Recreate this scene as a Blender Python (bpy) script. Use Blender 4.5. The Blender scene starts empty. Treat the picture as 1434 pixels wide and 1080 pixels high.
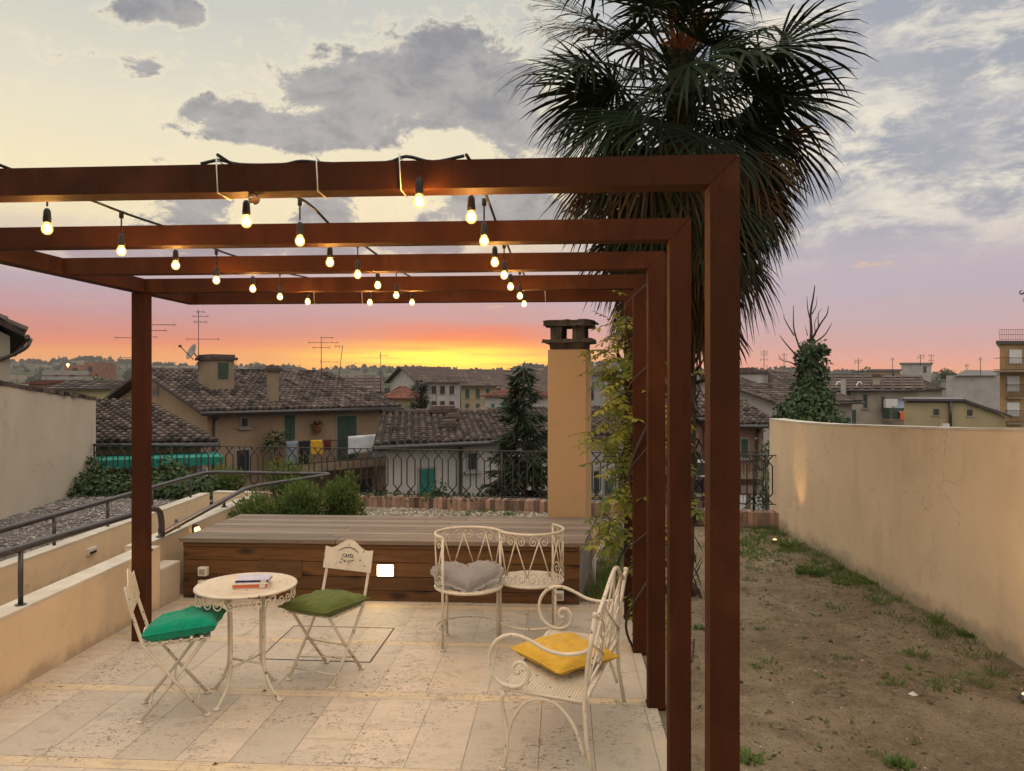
import bpy, math, random
from mathutils import Vector, Matrix, noise as mnoise
random.seed(7)
R = math.radians
S = bpy.context.scene
COL = S.collection
F, CX, CY, H = 1078.0, 717.0, 540.0, 2.0      # focal length and centre of the photograph in its pixels, eye height

def P(px, py, Y):
    """point at depth Y metres seen at pixel px, py"""
    return Vector(((px-CX)/F*Y, Y, H-(py-CY)/F*Y))
def G(px, py, Z=0.0):
    """point of the level Z seen at pixel px, py"""
    Y = (H-Z)*F/(py-CY)
    return Vector(((px-CX)/F*Y, Y, Z))
def XY(px, Y): return (px-CX)/F*Y
def along(C, d, px):
    k = (px-CX)/F
    return (k*C[1]-C[0])/(d[0]-k*d[1])

# ------------------------------------------------------------------ things
MW = {}
def tag(o, label=None, cat=None, group=None, kind=None):
    if label: o['label'] = label
    if cat: o['category'] = cat
    if group: o['group'] = group
    if kind: o['kind'] = kind
    return o
def thing(name, label, cat, loc=(0, 0, 0), rotz=0.0, group=None):
    o = bpy.data.objects.new(name, None); COL.objects.link(o)
    o.empty_display_size = .1
    o.location = loc; o.rotation_euler = (0, 0, rotz)
    MW[o.name] = Matrix.Translation(Vector(loc)) @ Matrix.Rotation(rotz, 4, 'Z')
    return tag(o, label, cat, group)

def spline(pts, n=6, closed=False):
    pts = [Vector(p) for p in pts]; out = []
    N = len(pts)
    segs = N if closed else N-1
    for i in range(segs):
        if closed: p0, p1, p2, p3 = pts[(i-1) % N], pts[i], pts[(i+1) % N], pts[(i+2) % N]
        else:
            p1, p2 = pts[i], pts[i+1]
            p0 = pts[i-1] if i else p1*2-p2
            p3 = pts[i+2] if i+2 < N else p2*2-p1
        for k in range(n):
            t = k/n
            out.append(.5*((2*p1)+(p2-p0)*t+(2*p0-5*p1+4*p2-p3)*t*t+(3*p1-p0-3*p2+p3)*t**3))
    if not closed: out.append(pts[-1])
    return out

class MB:
    """collects faces; build() links them as ONE mesh object"""
    def __init__(s): s.v = []; s.f = []; s.t = []; s.tint = .5; s.sm = []
    def face(s, pts, tint=None, smooth=False):
        n = len(s.v); s.v += [tuple(p) for p in pts]; s.f.append(tuple(range(n, n+len(pts))))
        s.t.append(s.tint if tint is None else tint); s.sm.append(smooth)
    def faces(s, vs, fs, tint=None, smooth=False):
        n = len(s.v); s.v += [tuple(p) for p in vs]
        for f in fs:
            s.f.append(tuple(i+n for i in f)); s.t.append(s.tint if tint is None else tint); s.sm.append(smooth)
    def box(s, c, d, m=None, tint=None):
        c = Vector(c); x, y, z = d[0]/2, d[1]/2, d[2]/2
        vs = [Vector((a, b, e)) for e in (-z, z) for (a, b) in ((-x, -y), (x, -y), (x, y), (-x, y))]
        if m is not None: vs = [m @ v for v in vs]
        s.faces([c+v for v in vs], [(3, 2, 1, 0), (4, 5, 6, 7), (0, 1, 5, 4), (1, 2, 6, 5), (2, 3, 7, 6), (3, 0, 4, 7)], tint)
    def bar(s, a, b, w, h, up=(0, 0, 1), tint=None):
        """square bar from a to b, w across and h along 'up'"""
        a, b = Vector(a), Vector(b); d = (b-a); L = d.length; d.normalize()
        up = Vector(up); x = d.cross(up)
        if x.length < 1e-5: x = d.cross(Vector((1, 0, 0)))
        x.normalize(); z = x.cross(d).normalized()
        m = Matrix((x, d, z)).transposed()
        s.box((a+b)/2, (w, L, h), m, tint)
    def hexa(s, q, tint=None):
        """eight corners: bottom four ccw, top four ccw"""
        s.faces(q, [(3, 2, 1, 0), (4, 5, 6, 7), (0, 1, 5, 4), (1, 2, 6, 5), (2, 3, 7, 6), (3, 0, 4, 7)], tint)
    def prism(s, poly, d, tint=None):
        """closed polygon (3D points) pushed along the vector d"""
        d = Vector(d); p = [Vector(q) for q in poly]; n = len(p)
        nrm = Vector((0, 0, 0))
        for i in range(n): nrm += p[i].cross(p[(i+1) % n])
        if nrm.dot(d) > 0: p.reverse()
        q = [a+d for a in p]
        s.faces(p+q, [tuple(range(n))]+[tuple(range(2*n-1, n-1, -1))]+[(i, n+i, n+(i+1) % n, (i+1) % n) for i in range(n)], tint)
    def tube(s, pts, r, n=8, closed=False, caps=True, tint=None, flat=None):
        pts = [Vector(p) for p in pts]; N = len(pts)
        if N < 2: return
        tg = []
        for i in range(N):
            a = pts[(i-1) % N] if (closed or i) else pts[0]
            b = pts[(i+1) % N] if (closed or i < N-1) else pts[-1]
            d = b-a
            tg.append(d.normalized() if d.length > 1e-9 else Vector((0, 0, 1)))
        u = tg[0].orthogonal().normalized()
        if flat is not None:
            u = Vector(flat)-tg[0]*Vector(flat).dot(tg[0]); u.normalize()
        vs = []
        for i in range(N):
            u = (u-tg[i]*u.dot(tg[i]))
            u = u.normalized() if u.length > 1e-6 else tg[i].orthogonal().normalized()
            w = tg[i].cross(u)
            rr = r[i] if isinstance(r, (list, tuple)) else r
            for k in range(n):
                a = 2*math.pi*k/n
                vs.append(pts[i]+u*(rr*math.cos(a))+w*(rr*math.sin(a)))
        fs = []
        M_ = N if closed else N-1
        for i in range(M_):
            j = (i+1) % N
            for k in range(n): fs.append((i*n+k, i*n+(k+1) % n, j*n+(k+1) % n, j*n+k))
        s.faces(vs, fs, tint, True)
        if caps and not closed:
            m = len(s.v)-len(vs)
            s.f.append(tuple(m+k for k in range(n-1, -1, -1))); s.t.append(s.tint if tint is None else tint); s.sm.append(False)
            s.f.append(tuple(m+(N-1)*n+k for k in range(n))); s.t.append(s.tint if tint is None else tint); s.sm.append(False)
    def lathe(s, prof, c=(0, 0, 0), n=16, smooth=True, tint=None):
        c = Vector(c); vs = []; fs = []
        for (r, z) in prof:
            for k in range(n):
                a = 2*math.pi*k/n; vs.append(c+Vector((r*math.cos(a), r*math.sin(a), z)))
        for i in range(len(prof)-1):
            for k in range(n): fs.append((i*n+k, i*n+(k+1) % n, (i+1)*n+(k+1) % n, (i+1)*n+k))
        s.faces(vs, fs, tint, smooth)
    def leaf(s, p, d, nrm, L, w, tint=None, fold=.15):
        """pointed leaf: two faces folded along the rib"""
        p = Vector(p); d = Vector(d).normalized(); x = d.cross(Vector(nrm))
        if x.length < 1e-4: x = d.orthogonal()
        x.normalize(); n = x.cross(d)
        m = p+d*L*.45
        a = m+x*w/2+n*w*fold; b = m-x*w/2+n*w*fold; t = p+d*L
        s.faces([p, a, t, b], [(0, 1, 2), (0, 2, 3)], tint)
    def move(s, m):
        s.v = [tuple(m @ Vector(v)) for v in s.v]
    def build(s, name, mat, parent=None, world=False, loc=None, bevel=0.0):
        vs = s.v
        if parent is not None and world:
            inv = MW[parent.name].inverted(); vs = [tuple(inv @ Vector(v)) for v in vs]
        off = None
        if parent is None:
            if loc is None:
                xs = [v[0] for v in vs]; ys = [v[1] for v in vs]; zs = [v[2] for v in vs]
                off = Vector(((min(xs)+max(xs))/2, (min(ys)+max(ys))/2, min(zs)))
            else: off = Vector(loc)
            vs = [(v[0]-off.x, v[1]-off.y, v[2]-off.z) for v in vs]
        me = bpy.data.meshes.new(name); me.from_pydata(vs, [], s.f)
        at = me.attributes.new('tint', 'FLOAT', 'FACE'); at.data.foreach_set('value', s.t)
        if any(s.sm): me.polygons.foreach_set('use_smooth', s.sm)
        me.materials.append(mat); me.update()
        o = bpy.data.objects.new(name, me); COL.objects.link(o)
        if off is not None: o.location = off; MW[o.name] = Matrix.Translation(off)
        if parent is not None: o.parent = parent; MW[o.name] = MW[parent.name]
        if bevel:
            b = o.modifiers.new('bevel', 'BEVEL'); b.width = bevel; b.segments = 2; b.limit_method = 'ANGLE'
        return o
def children(o): return [c for c in bpy.data.objects if c.parent == o]

# ------------------------------------------------------------------ materials
def srgb(r, g, b):
    f = lambda c: (c/255/12.92 if c/255 < .04045 else ((c/255+.055)/1.055)**2.4)
    return (f(r), f(g), f(b), 1)
class NT:
    def __init__(s, nt): s.nt = nt; s.n = nt.nodes; s.l = nt.links
    def node(s, t, **k):
        n = s.n.new(t)
        for a, b in k.items():
            if a == 'ins':
                for i, v in b.items():
                    if isinstance(v, bpy.types.NodeSocket): s.l.new(v, n.inputs[i])
                    else: n.inputs[i].default_value = v
            else: setattr(n, a, b)
        return n
    def math(s, op, a, b=0.0, c=None, clamp=False):
        n = s.n.new('ShaderNodeMath'); n.operation = op; n.use_clamp = clamp
        for i, v in enumerate((a, b) if c is None else (a, b, c)):
            if isinstance(v, bpy.types.NodeSocket): s.l.new(v, n.inputs[i])
            else: n.inputs[i].default_value = v
        return n.outputs[0]
    def mix(s, fac, a, b, blend='MIX'):
        n = s.n.new('ShaderNodeMix'); n.data_type = 'RGBA'; n.blend_type = blend; n.clamp_factor = True
        for i, v in ((0, fac), (6, a), (7, b)):
            if isinstance(v, bpy.types.NodeSocket): s.l.new(v, n.inputs[i])
            else: n.inputs[i].default_value = v if i == 0 else (tuple(v)+(1,))[:4]
        return n.outputs[2]
    def ramp(s, fac, stops, interp='LINEAR'):
        n = s.n.new('ShaderNodeValToRGB'); n.color_ramp.interpolation = interp
        e = n.color_ramp.elements
        while len(e) < len(stops): e.new(.5)
        for i, (p, c) in enumerate(stops):
            e[i].position = p; e[i].color = (c, c, c, 1) if isinstance(c, (int, float)) else (tuple(c)+(1,))[:4]
        s.l.new(fac, n.inputs[0]); return n.outputs[0]
    def range(s, v, a, b, c=0.0, d=1.0, smooth=True):
        n = s.n.new('ShaderNodeMapRange'); n.interpolation_type = 'SMOOTHSTEP' if smooth else 'LINEAR'; n.clamp = True
        s.l.new(v, n.inputs[0])
        for i, x in enumerate((a, b, c, d)): n.inputs[i+1].default_value = x
        return n.outputs[0]
    def noise(s, vec, scale, detail=4, rough=.55, dist=0.0):
        n = s.n.new('ShaderNodeTexNoise'); n.inputs['Scale'].default_value = scale; n.inputs['Detail'].default_value = detail
        n.inputs['Roughness'].default_value = rough; n.inputs['Distortion'].default_value = dist
        if vec is not None: s.l.new(vec, n.inputs['Vector'])
        return n.outputs['Fac']
    def voro(s, vec, scale, feature='F1', out='Distance', rand=1.0):
        n = s.n.new('ShaderNodeTexVoronoi'); n.feature = feature; n.inputs['Scale'].default_value = scale
        n.inputs['Randomness'].default_value = rand
        s.l.new(vec, n.inputs['Vector']); return n.outputs[out]
    def mapping(s, vec, scale=(1, 1, 1), rot=(0, 0, 0), loc=(0, 0, 0)):
        n = s.n.new('ShaderNodeMapping'); n.inputs['Scale'].default_value = scale; n.inputs['Rotation'].default_value = rot
        n.inputs['Location'].default_value = loc
        s.l.new(vec, n.inputs['Vector']); return n.outputs[0]
def newmat(name):
    m = bpy.data.materials.new(name); m.use_nodes = True
    t = NT(m.node_tree); b = t.n['Principled BSDF']
    tc = t.node('ShaderNodeTexCoord').outputs['Object']
    return m, t, b, tc
def setbump(t, b, h, strength=.3, dist=.01):
    n = t.node('ShaderNodeBump'); n.inputs['Strength'].default_value = strength; n.inputs['Distance'].default_value = dist
    t.l.new(h, n.inputs['Height']); t.l.new(n.outputs[0], b.inputs['Normal'])
def tintsock(t): return t.node('ShaderNodeAttribute', attribute_name='tint').outputs['Fac']
def mat(name, c1, c2=None, scale=6, rough=.8, bump=0.0, bscale=60, bdist=.005, metal=0.0, tint=0.0, spec=.3, detail=5, stretch=(1, 1, 1)):
    """plain surface: two colours mixed by noise, fine bump; tint: how much each face's own tone counts"""
    m, t, b, tc = newmat(name)
    c2 = c2 or tuple(x*.75 for x in c1)
    v = t.mapping(tc, stretch)
    f = t.range(t.noise(v, scale, detail), .3, .7)
    col = t.mix(f, c1, c2)
    if tint:
        k = t.math('MULTIPLY_ADD', tintsock(t), 2*tint, 1-tint)
        col = t.mix(1.0, col, t.node('ShaderNodeCombineColor', ins={0: k, 1: k, 2: k}).outputs[0], 'MULTIPLY')
    t.l.new(col, b.inputs['Base Color'])
    b.inputs['Roughness'].default_value = rough; b.inputs['Metallic'].default_value = metal
    b.inputs['Specular IOR Level'].default_value = spec
    if bump: setbump(t, b, t.noise(v, bscale, 4, .6), bump, bdist)
    return m
def leafmat(name, c1, c2, trans=.25, rough=.55, spec=.3):
    """foliage: every leaf between two colours, some light through it"""
    m, t, b, tc = newmat(name)
    col = t.mix(tintsock(t), c1, c2)
    t.l.new(col, b.inputs['Base Color']); b.inputs['Roughness'].default_value = rough
    b.inputs['Specular IOR Level'].default_value = spec
    tr = t.node('ShaderNodeBsdfTranslucent'); t.l.new(col, tr.inputs[0])
    mx = t.node('ShaderNodeMixShader'); mx.inputs[0].default_value = trans
    t.l.new(b.outputs[0], mx.inputs[1]); t.l.new(tr.outputs[0], mx.inputs[2])
    t.l.new(mx.outputs[0], t.n['Material Output'].inputs['Surface'])
    return m
def emit(name, c, strength):
    m = bpy.data.materials.new(name); m.use_nodes = True; t = NT(m.node_tree)
    t.n.remove(t.n['Principled BSDF'])
    e = t.node('ShaderNodeEmission'); e.inputs[0].default_value = tuple(c)+(1,); e.inputs[1].default_value = strength
    t.l.new(e.outputs[0], t.n['Material Output'].inputs[0]); return m
# ------------------------------------------------------------------ the materials of the place
M = {}
def corten():
    m, t, b, tc = newmat('rusted_steel')
    v = t.mapping(tc, (1, 1, .35))
    f = t.range(t.noise(v, 5, 8, .65), .3, .7)
    col = t.mix(f, (.048, .0128, .0032), (.026, .0074, .0022))
    g = t.range(t.noise(tc, 220, 3, .7), .35, .75)
    col = t.mix(t.math('MULTIPLY', g, .5), col, (.078, .023, .006))
    st = t.range(t.noise(t.mapping(tc, (14, 14, .5)), 3, 4), .58, .75)
    col = t.mix(t.math('MULTIPLY', st, .65), col, (.022, .0075, .0035))
    bl = t.range(t.noise(t.mapping(tc, (1, 1, .45)), 2.2, 7, .7, .8), .52, .66)
    col = t.mix(t.math('MULTIPLY', bl, .55), col, (.078, .026, .008))
    pk = t.range(t.noise(tc, 26, 5, .7), .62, .70)
    col = t.mix(t.math('MULTIPLY', pk, .5), col, (.016, .006, .004))
    t.l.new(col, b.inputs['Base Color']); b.inputs['Roughness'].default_value = .75
    b.inputs['Specular IOR Level'].default_value = .12
    setbump(t, b, t.noise(tc, 300, 3), .25, .002)
    return m
M['corten'] = corten()
def travertine():
    m, t, b, tc = newmat('travertine')
    ti = tintsock(t)
    col = t.ramp(ti, [(0, (.43, .365, .285)), (.3, (.48, .40, .305)), (.55, (.53, .435, .33)), (.8, (.575, .465, .345)), (.9, (.57, .44, .275)), (1, (.61, .46, .28))])
    v = t.mapping(tc, (1.0, 3.0, 1))
    f = t.range(t.noise(v, 3.5, 6, .62, .6), .35, .68)
    col = t.mix(t.math('MULTIPLY', f, .6), col, (.40, .345, .26))
    blot = t.range(t.noise(tc, 1.3, 5, .6), .52, .72)
    col = t.mix(t.math('MULTIPLY', blot, .45), col, (.50, .38, .22))
    # open pores, gathered in patches
    patch = t.range(t.noise(tc, 1.9, 3), .42, .62)
    n1 = t.noise(t.mapping(tc, (26, 40, 1)), 1.0, 6, .72, 1.2)
    pore = t.math('MULTIPLY', t.range(n1, .56, .61), t.math('MULTIPLY_ADD', patch, .85, .15))
    col = t.mix(t.math('MULTIPLY', pore, .95), col, (.12, .09, .06))
    dirt = t.range(t.noise(tc, 5, 7, .72), .54, .66)
    col = t.mix(t.math('MULTIPLY', dirt, .4), col, (.24, .195, .14))
    t.l.new(col, b.inputs['Base Color']); b.inputs['Roughness'].default_value = .62
    b.inputs['Specular IOR Level'].default_value = .35
    setbump(t, b, t.math('MULTIPLY_ADD', pore, -1.0, t.math('MULTIPLY', t.noise(tc, 40, 4), .25)), .5, .004)
    return m
M['travertine'] = travertine()
M['mortar'] = mat('mortar', (.36, .30, .22), (.25, .205, .15), 30, .95)
def plaster(name, c1, c2, stain=(.30, .24, .17), zlow=0.35):
    m, t, b, tc = newmat(name)
    geo = t.node('ShaderNodeNewGeometry').outputs['Position']
    f = t.range(t.noise(geo, .8, 6, .6), .35, .68)
    col = t.mix(f, c1, c2)
    # rain streaks running down and grime splashed along the foot
    st = t.range(t.noise(t.mapping(geo, (2.6, 2.6, .5)), 1.0, 6, .65), .50, .78)
    col = t.mix(t.math('MULTIPLY', st, .26), col, stain)
    z = t.node('ShaderNodeSeparateXYZ', ins={0: geo}).outputs[2]
    ft = t.math('MULTIPLY', t.range(t.math('ADD', z, t.math('MULTIPLY', t.noise(geo, 3, 6, .7), -.45)), -.24, zlow-.42, 1, 0), .7)
    col = t.mix(ft, col, stain)
    ed = t.voro(t.node('ShaderNodeVectorMath', operation='ADD', ins={0: geo, 1: t.node('ShaderNodeTexNoise', ins={'Vector': geo, 'Scale': 2.5, 'Detail': 6.0}).outputs['Color']}).outputs[0], .9, 'DISTANCE_TO_EDGE')
    hair = t.math('MULTIPLY', t.range(ed, .002, .010, 1, 0), t.range(t.noise(geo, .7, 3), .50, .60))
    col = t.mix(t.math('MULTIPLY', hair, .3), col, (.16, .115, .07))
    pat = t.range(t.noise(geo, 1.7, 7, .68), .55, .70)
    col = t.mix(t.math('MULTIPLY', pat, .22), col, tuple(x*.55 for x in c2))
    cr = t.range(t.noise(geo, 6, 8, .7), .66, .74)
    col = t.mix(t.math('MULTIPLY', cr, .22), col, (.2, .15, .1))
    t.l.new(col, b.inputs['Base Color']); b.inputs['Roughness'].default_value = .9
    b.inputs['Specular IOR Level'].default_value = .2
    setbump(t, b, t.math('ADD', t.noise(geo, 90, 4, .65), t.math('MULTIPLY', t.noise(geo, 6, 4), 1.5)), .35, .004)
    return m
M['wall_ochre'] = plaster('ochre_plaster', (.74, .57, .38), (.66, .495, .315))
M['wall_cream'] = plaster('cream_plaster', (.70, .535, .35), (.61, .46, .295))
M['wall_grey'] = plaster('greyed_plaster', (.50, .43, .33), (.44, .375, .285))
M['chimney_plaster'] = plaster('chimney_plaster', (.54, .365, .195), (.50, .335, .175), (.42, .27, .14), 0)
M['coping'] = mat('coping_cement', (.60, .54, .44), (.47, .41, .32), 4, .9, .3, 60)
M['concrete'] = mat('weathered_concrete', (.27, .245, .21), (.20, .18, .15), 5, .95, .4, 70)
def dirt():
    m, t, b, tc = newmat('bare_earth')
    geo = t.node('ShaderNodeNewGeometry').outputs['Position']
    f = t.range(t.noise(geo, .55, 7, .62), .36, .64)
    col = t.mix(f, (.43, .34, .225), (.27, .20, .125))
    f2 = t.range(t.noise(geo, 2.4, 7, .68, .5), .40, .66)
    col = t.mix(t.math('MULTIPLY', f2, .75), col, (.185, .135, .083))
    f3 = t.range(t.noise(geo, 14, 6, .7), .45, .7)
    col = t.mix(t.math('MULTIPLY', f3, .55), col, (.42, .34, .235))
    sp = t.range(t.noise(geo, 45, 5, .75), .55, .64)
    col = t.mix(t.math('MULTIPLY', sp, .8), col, (.075, .052, .033))
    gr = t.math('MULTIPLY', t.range(t.noise(geo, .9, 5, .6), .57, .68), t.range(t.noise(geo, 25, 4, .7), .42, .6))
    col = t.mix(t.math('MULTIPLY', gr, .5), col, (.10, .115, .045))
    t.l.new(col, b.inputs['Base Color']); b.inputs['Roughness'].default_value = 1
    b.inputs['Specular IOR Level'].default_value = .1
    h = t.math('ADD', t.noise(geo, 9, 8, .75), t.math('MULTIPLY', t.noise(geo, 60, 4, .7), .5))
    setbump(t, b, h, 1.0, .07)
    return m
M['dirt'] = dirt()
def wood(name, c1, c2, knots=True, axis=0, groove=0.0, tintk=.25):
    m, t, b, tc = newmat(name)
    sc = [9, 9, 9]; sc[axis] = .55
    ti = tintsock(t)
    off = t.node('ShaderNodeCombineXYZ', ins={0: t.math('MULTIPLY', ti, 37.0), 1: t.math('MULTIPLY', ti, 91.0), 2: t.math('MULTIPLY', ti, 13.0)}).outputs[0]
    v = t.node('ShaderNodeVectorMath', operation='ADD', ins={0: t.mapping(tc, sc), 1: off}).outputs[0]
    f = t.range(t.noise(v, 2.6, 8, .68, 1.3), .3, .7)
    col = t.mix(f, c1, c2)
    if knots:
        sk = [3, 3, 7.0]; sk[axis] = 2.6
        vk = t.node('ShaderNodeVectorMath', operation='ADD', ins={0: t.mapping(tc, sk), 1: off}).outputs[0]
        kd = t.voro(vk, 1.0)
        col = t.mix(t.range(kd, .08, .34, .95, 0), col, tuple(x*.28 for x in c2))
    k = t.math('MULTIPLY_ADD', ti, 2*tintk, 1-tintk)
    col = t.mix(1.0, col, t.node('ShaderNodeCombineColor', ins={0: k, 1: k, 2: k}).outputs[0], 'MULTIPLY')
    t.l.new(col, b.inputs['Base Color']); b.inputs['Roughness'].default_value = .62
    b.inputs['Specular IOR Level'].default_value = .3
    setbump(t, b, t.noise(v, 6, 5, .6), .3, .003)
    return m
M['wood_front'] = wood('stained_pine', (.125, .058, .017), (.068, .030, .009), True, 0)
M['wood_deck'] = wood('weathered_decking', (.27, .205, .15), (.175, .13, .09), False, 0, tintk=.3)
def chipped():
    m, t, b, tc = newmat('chipped_cream_paint')
    f = t.range(t.noise(tc, 9, 4), .3, .7)
    col = t.mix(f, (.58, .505, .385), (.50, .425, .31))
    ch = t.range(t.noise(tc, 34, 3, .6), .645, .68)
    col = t.mix(ch, col, (.07, .042, .025))
    ru = t.range(t.noise(tc, 17, 5, .7), .62, .74)
    col = t.mix(t.math('MULTIPLY', ru, .45), col, (.30, .17, .08))
    t.l.new(col, b.inputs['Base Color']); b.inputs['Roughness'].default_value = .45
    setbump(t, b, t.noise(tc, 120, 3), .15, .001)
    return m
M['cream_iron'] = chipped()
M['black_print'] = mat('black_print', (.02, .017, .015), rough=.7)
M['rail'] = mat('dark_painted_steel', (.065, .056, .054), (.045, .038, .037), 12, .30, .1, 80, metal=.3, spec=.5)
M['iron'] = mat('wrought_iron', (.045, .038, .034), (.03, .025, .022), 15, .6, .2, 90)
M['cable'] = mat('black_rubber', (.015, .013, .012), rough=.5)
M['tie'] = mat('white_tie', (.6, .58, .52), rough=.5)
M['brick'] = mat('kerb_brick', (.27, .165, .115), (.19, .125, .092), 9, .9, .4, 90, tint=.7)
M['clod'] = mat('earth_clod', (.30, .23, .15), (.20, .15, .095), 10, 1, tint=.75)
M['stone_dark'] = mat('blackened_stone', (.10, .082, .062), (.038, .032, .026), 9, .95, .7, 40, .01)
M['white_plastic'] = mat('white_plastic', (.62, .59, .52), (.56, .53, .46), 8, .45)
M['dark_plastic'] = mat('dark_plastic', (.03, .03, .03), rough=.5)
M['rod'] = mat('pale_rod', (.62, .62, .58), (.5, .5, .46), 8, .4)
def cloth(name, c1, c2, sc=260):
    m, t, b, tc = newmat(name)
    f = t.range(t.noise(tc, 6, 5), .3, .7)
    t.l.new(t.mix(f, c1, c2), b.inputs['Base Color']); b.inputs['Roughness'].default_value = .95
    b.inputs['Specular IOR Level'].default_value = .1; b.inputs['Sheen Weight'].default_value = .15
    w = t.math('ADD', t.noise(tc, 13, 5, .6, 1.5), t.math('MULTIPLY', t.noise(tc, sc, 2), .2))
    setbump(t, b, w, .7, .035)
    return m
M['emerald'] = cloth('emerald_cotton', (.0, .27, .15), (.0, .22, .12))
M['moss'] = cloth('moss_cotton', (.105, .135, .018), (.08, .105, .014))
M['yellow'] = cloth('yellow_cotton', (.60, .36, .035), (.54, .31, .025))
M['greycloth'] = cloth('grey_cotton', (.29, .265, .24), (.24, .22, .20))
M['tile'] = mat('roof_tile', (.098, .070, .056), (.058, .044, .037), 5, .95, .5, 30, .01, tint=.8)
M['tile_red'] = mat('roof_tile_red', (.20, .07, .042), (.15, .056, .037), 3, .95, .4, 6, .05, tint=.3)
M['tile_brown'] = mat('roof_tile_brown', (.115, .078, .06), (.08, .056, .044), .6, .95, .5, 3, .08, tint=.35)
M['tile_grey'] = mat('flat_roof', (.20, .19, .18), (.15, .14, .135), .5, .9)
def hw(n, c, k=.78): c = tuple(x*.74 for x in c); return mat(n, c, tuple(x*k for x in c), .9, .95, .3, 8, .02, detail=7)
M['h_ochre'] = hw('house_ochre', (.38, .26, .165)); M['h_cream'] = hw('house_cream', (.46, .40, .315))
M['h_white'] = hw('house_white', (.50, .47, .43)); M['h_yellow'] = hw('house_yellow', (.46, .375, .215))
M['h_pink'] = hw('house_pink', (.34, .19, .135)); M['h_orange'] = hw('house_orange', (.46, .285, .13))
M['h_tan'] = hw('house_tan', (.34, .25, .165)); M['h_grey'] = hw('house_grey', (.36, .34, .315))
M['shutter'] = mat('green_shutter', (.045, .075, .05), (.03, .055, .036), 6, .7)
M['shutter_teal'] = mat('teal_shutter', (.01, .13, .10), (.008, .10, .075), 6, .6)
M['shutter_brown'] = mat('brown_shutter', (.055, .03, .022), (.04, .022, .016), 6, .7)
M['shutter_white'] = mat('white_blind', (.55, .53, .50), (.5, .48, .45), 3, .6)
M['pane'] = mat('dark_pane', (.025, .027, .03), (.015, .017, .02), 3, .12, spec=.6)
M['awning'] = mat('green_awning', (.015, .20, .15), (.01, .15, .11), 3, .8)
M['terracotta'] = mat('terracotta', (.30, .115, .05), (.2, .08, .04), 12, .9)
M['laundry_grey'] = cloth('washed_grey', (.22, .24, .28), (.17, .19, .23)); M['laundry_black'] = cloth('washed_black', (.015, .014, .015), (.01, .01, .01))
M['laundry_yellow'] = cloth('washed_yellow', (.62, .36, .03), (.55, .3, .02)); M['laundry_red'] = cloth('washed_red', (.12, .02, .02), (.09, .015, .015))
M['sheet'] = cloth('white_sheet', (.62, .62, .62), (.55, .55, .56)); M['orange_cloth'] = cloth('orange_cloth', (.75, .16, .04), (.65, .12, .03))
M['bark'] = mat('bark', (.085, .06, .042), (.05, .036, .026), 18, .95, .8, 30, .02, stretch=(1, 1, .3))
M['fibre'] = mat('palm_fibre', (.085, .055, .034), (.035, .023, .015), 16, 1, 1.0, 40, .03, stretch=(1, 1, .25))
M['twig'] = mat('dead_twig', (.055, .04, .034), (.04, .03, .026), 14, .95)
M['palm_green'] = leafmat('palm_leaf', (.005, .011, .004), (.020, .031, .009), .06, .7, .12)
M['palm_dead'] = leafmat('dead_palm_leaf', (.024, .015, .007), (.105, .062, .024), .06, .85, .1)
M['vine'] = leafmat('vine_leaf', (.07, .115, .014), (.27, .26, .035), .4)
M['ivy'] = leafmat('ivy_leaf', (.018, .040, .012), (.065, .10, .030), .2)
M['shrub'] = leafmat('shrub_leaf', (.035, .07, .014), (.13, .185, .04), .35)
M['conifer'] = leafmat('conifer_needles', (.013, .026, .011), (.045, .06, .024), .12)
M['cedar'] = leafmat('cedar_needles', (.025, .035, .022), (.06, .075, .045), .12)
M['grass'] = leafmat('grass_blade', (.065, .12, .025), (.19, .235, .07), .35)
M['dry'] = leafmat('dry_leaf', (.045, .028, .015), (.22, .15, .08), .1, .9)
M['gravel'] = mat('gravel_ground', (.20, .175, .155), (.12, .105, .092), 40, .95, .9, 110, .02)
M['stone'] = mat('gravel_stone', (.30, .265, .235), (.20, .175, .155), 10, .9, tint=.55)
M['pebble'] = mat('pale_pebble', (.42, .38, .32), (.30, .265, .22), 10, .9, tint=.5)
def hillmat():
    m, t, b, tc = newmat('hill_fields')
    geo = t.node('ShaderNodeNewGeometry').outputs['Position']
    c = t.node('ShaderNodeTexVoronoi'); c.inputs['Scale'].default_value = .009; t.l.new(geo, c.inputs['Vector'])
    rv = t.node('ShaderNodeSeparateColor', ins={0: c.outputs['Color']}).outputs[0]
    col = t.ramp(rv, [(0, (.032, .04, .02)), (.3, (.05, .055, .028)), (.5, (.11, .088, .058)), (.7, (.15, .112, .076)), (1, (.042, .052, .026))])
    w = t.range(t.noise(geo, .012, 7, .6), .48, .58)
    col = t.mix(w, col, (.028, .042, .018))
    rows = t.math('SINE', t.math('MULTIPLY', t.node('ShaderNodeSeparateXYZ', ins={0: t.mapping(geo, (1, 1, 1), (0, 0, .6))}).outputs[0], .8))
    col = t.mix(t.range(rows, .2, .8, 0, .25), col, (.03, .04, .02))
    t.l.new(col, b.inputs['Base Color']); b.inputs['Roughness'].default_value = 1; b.inputs['Specular IOR Level'].default_value = 0
    return m
M['hill'] = hillmat()
M['wood_far'] = leafmat('far_wood', (.014, .024, .012), (.035, .045, .022), .05, .9, .05)
M['town_ground'] = mat('town_ground', (.10, .10, .07), (.06, .07, .04), .05, 1)
M['bulb_core'] = emit('lit_filament', (1, .50, .12), 1700)
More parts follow.
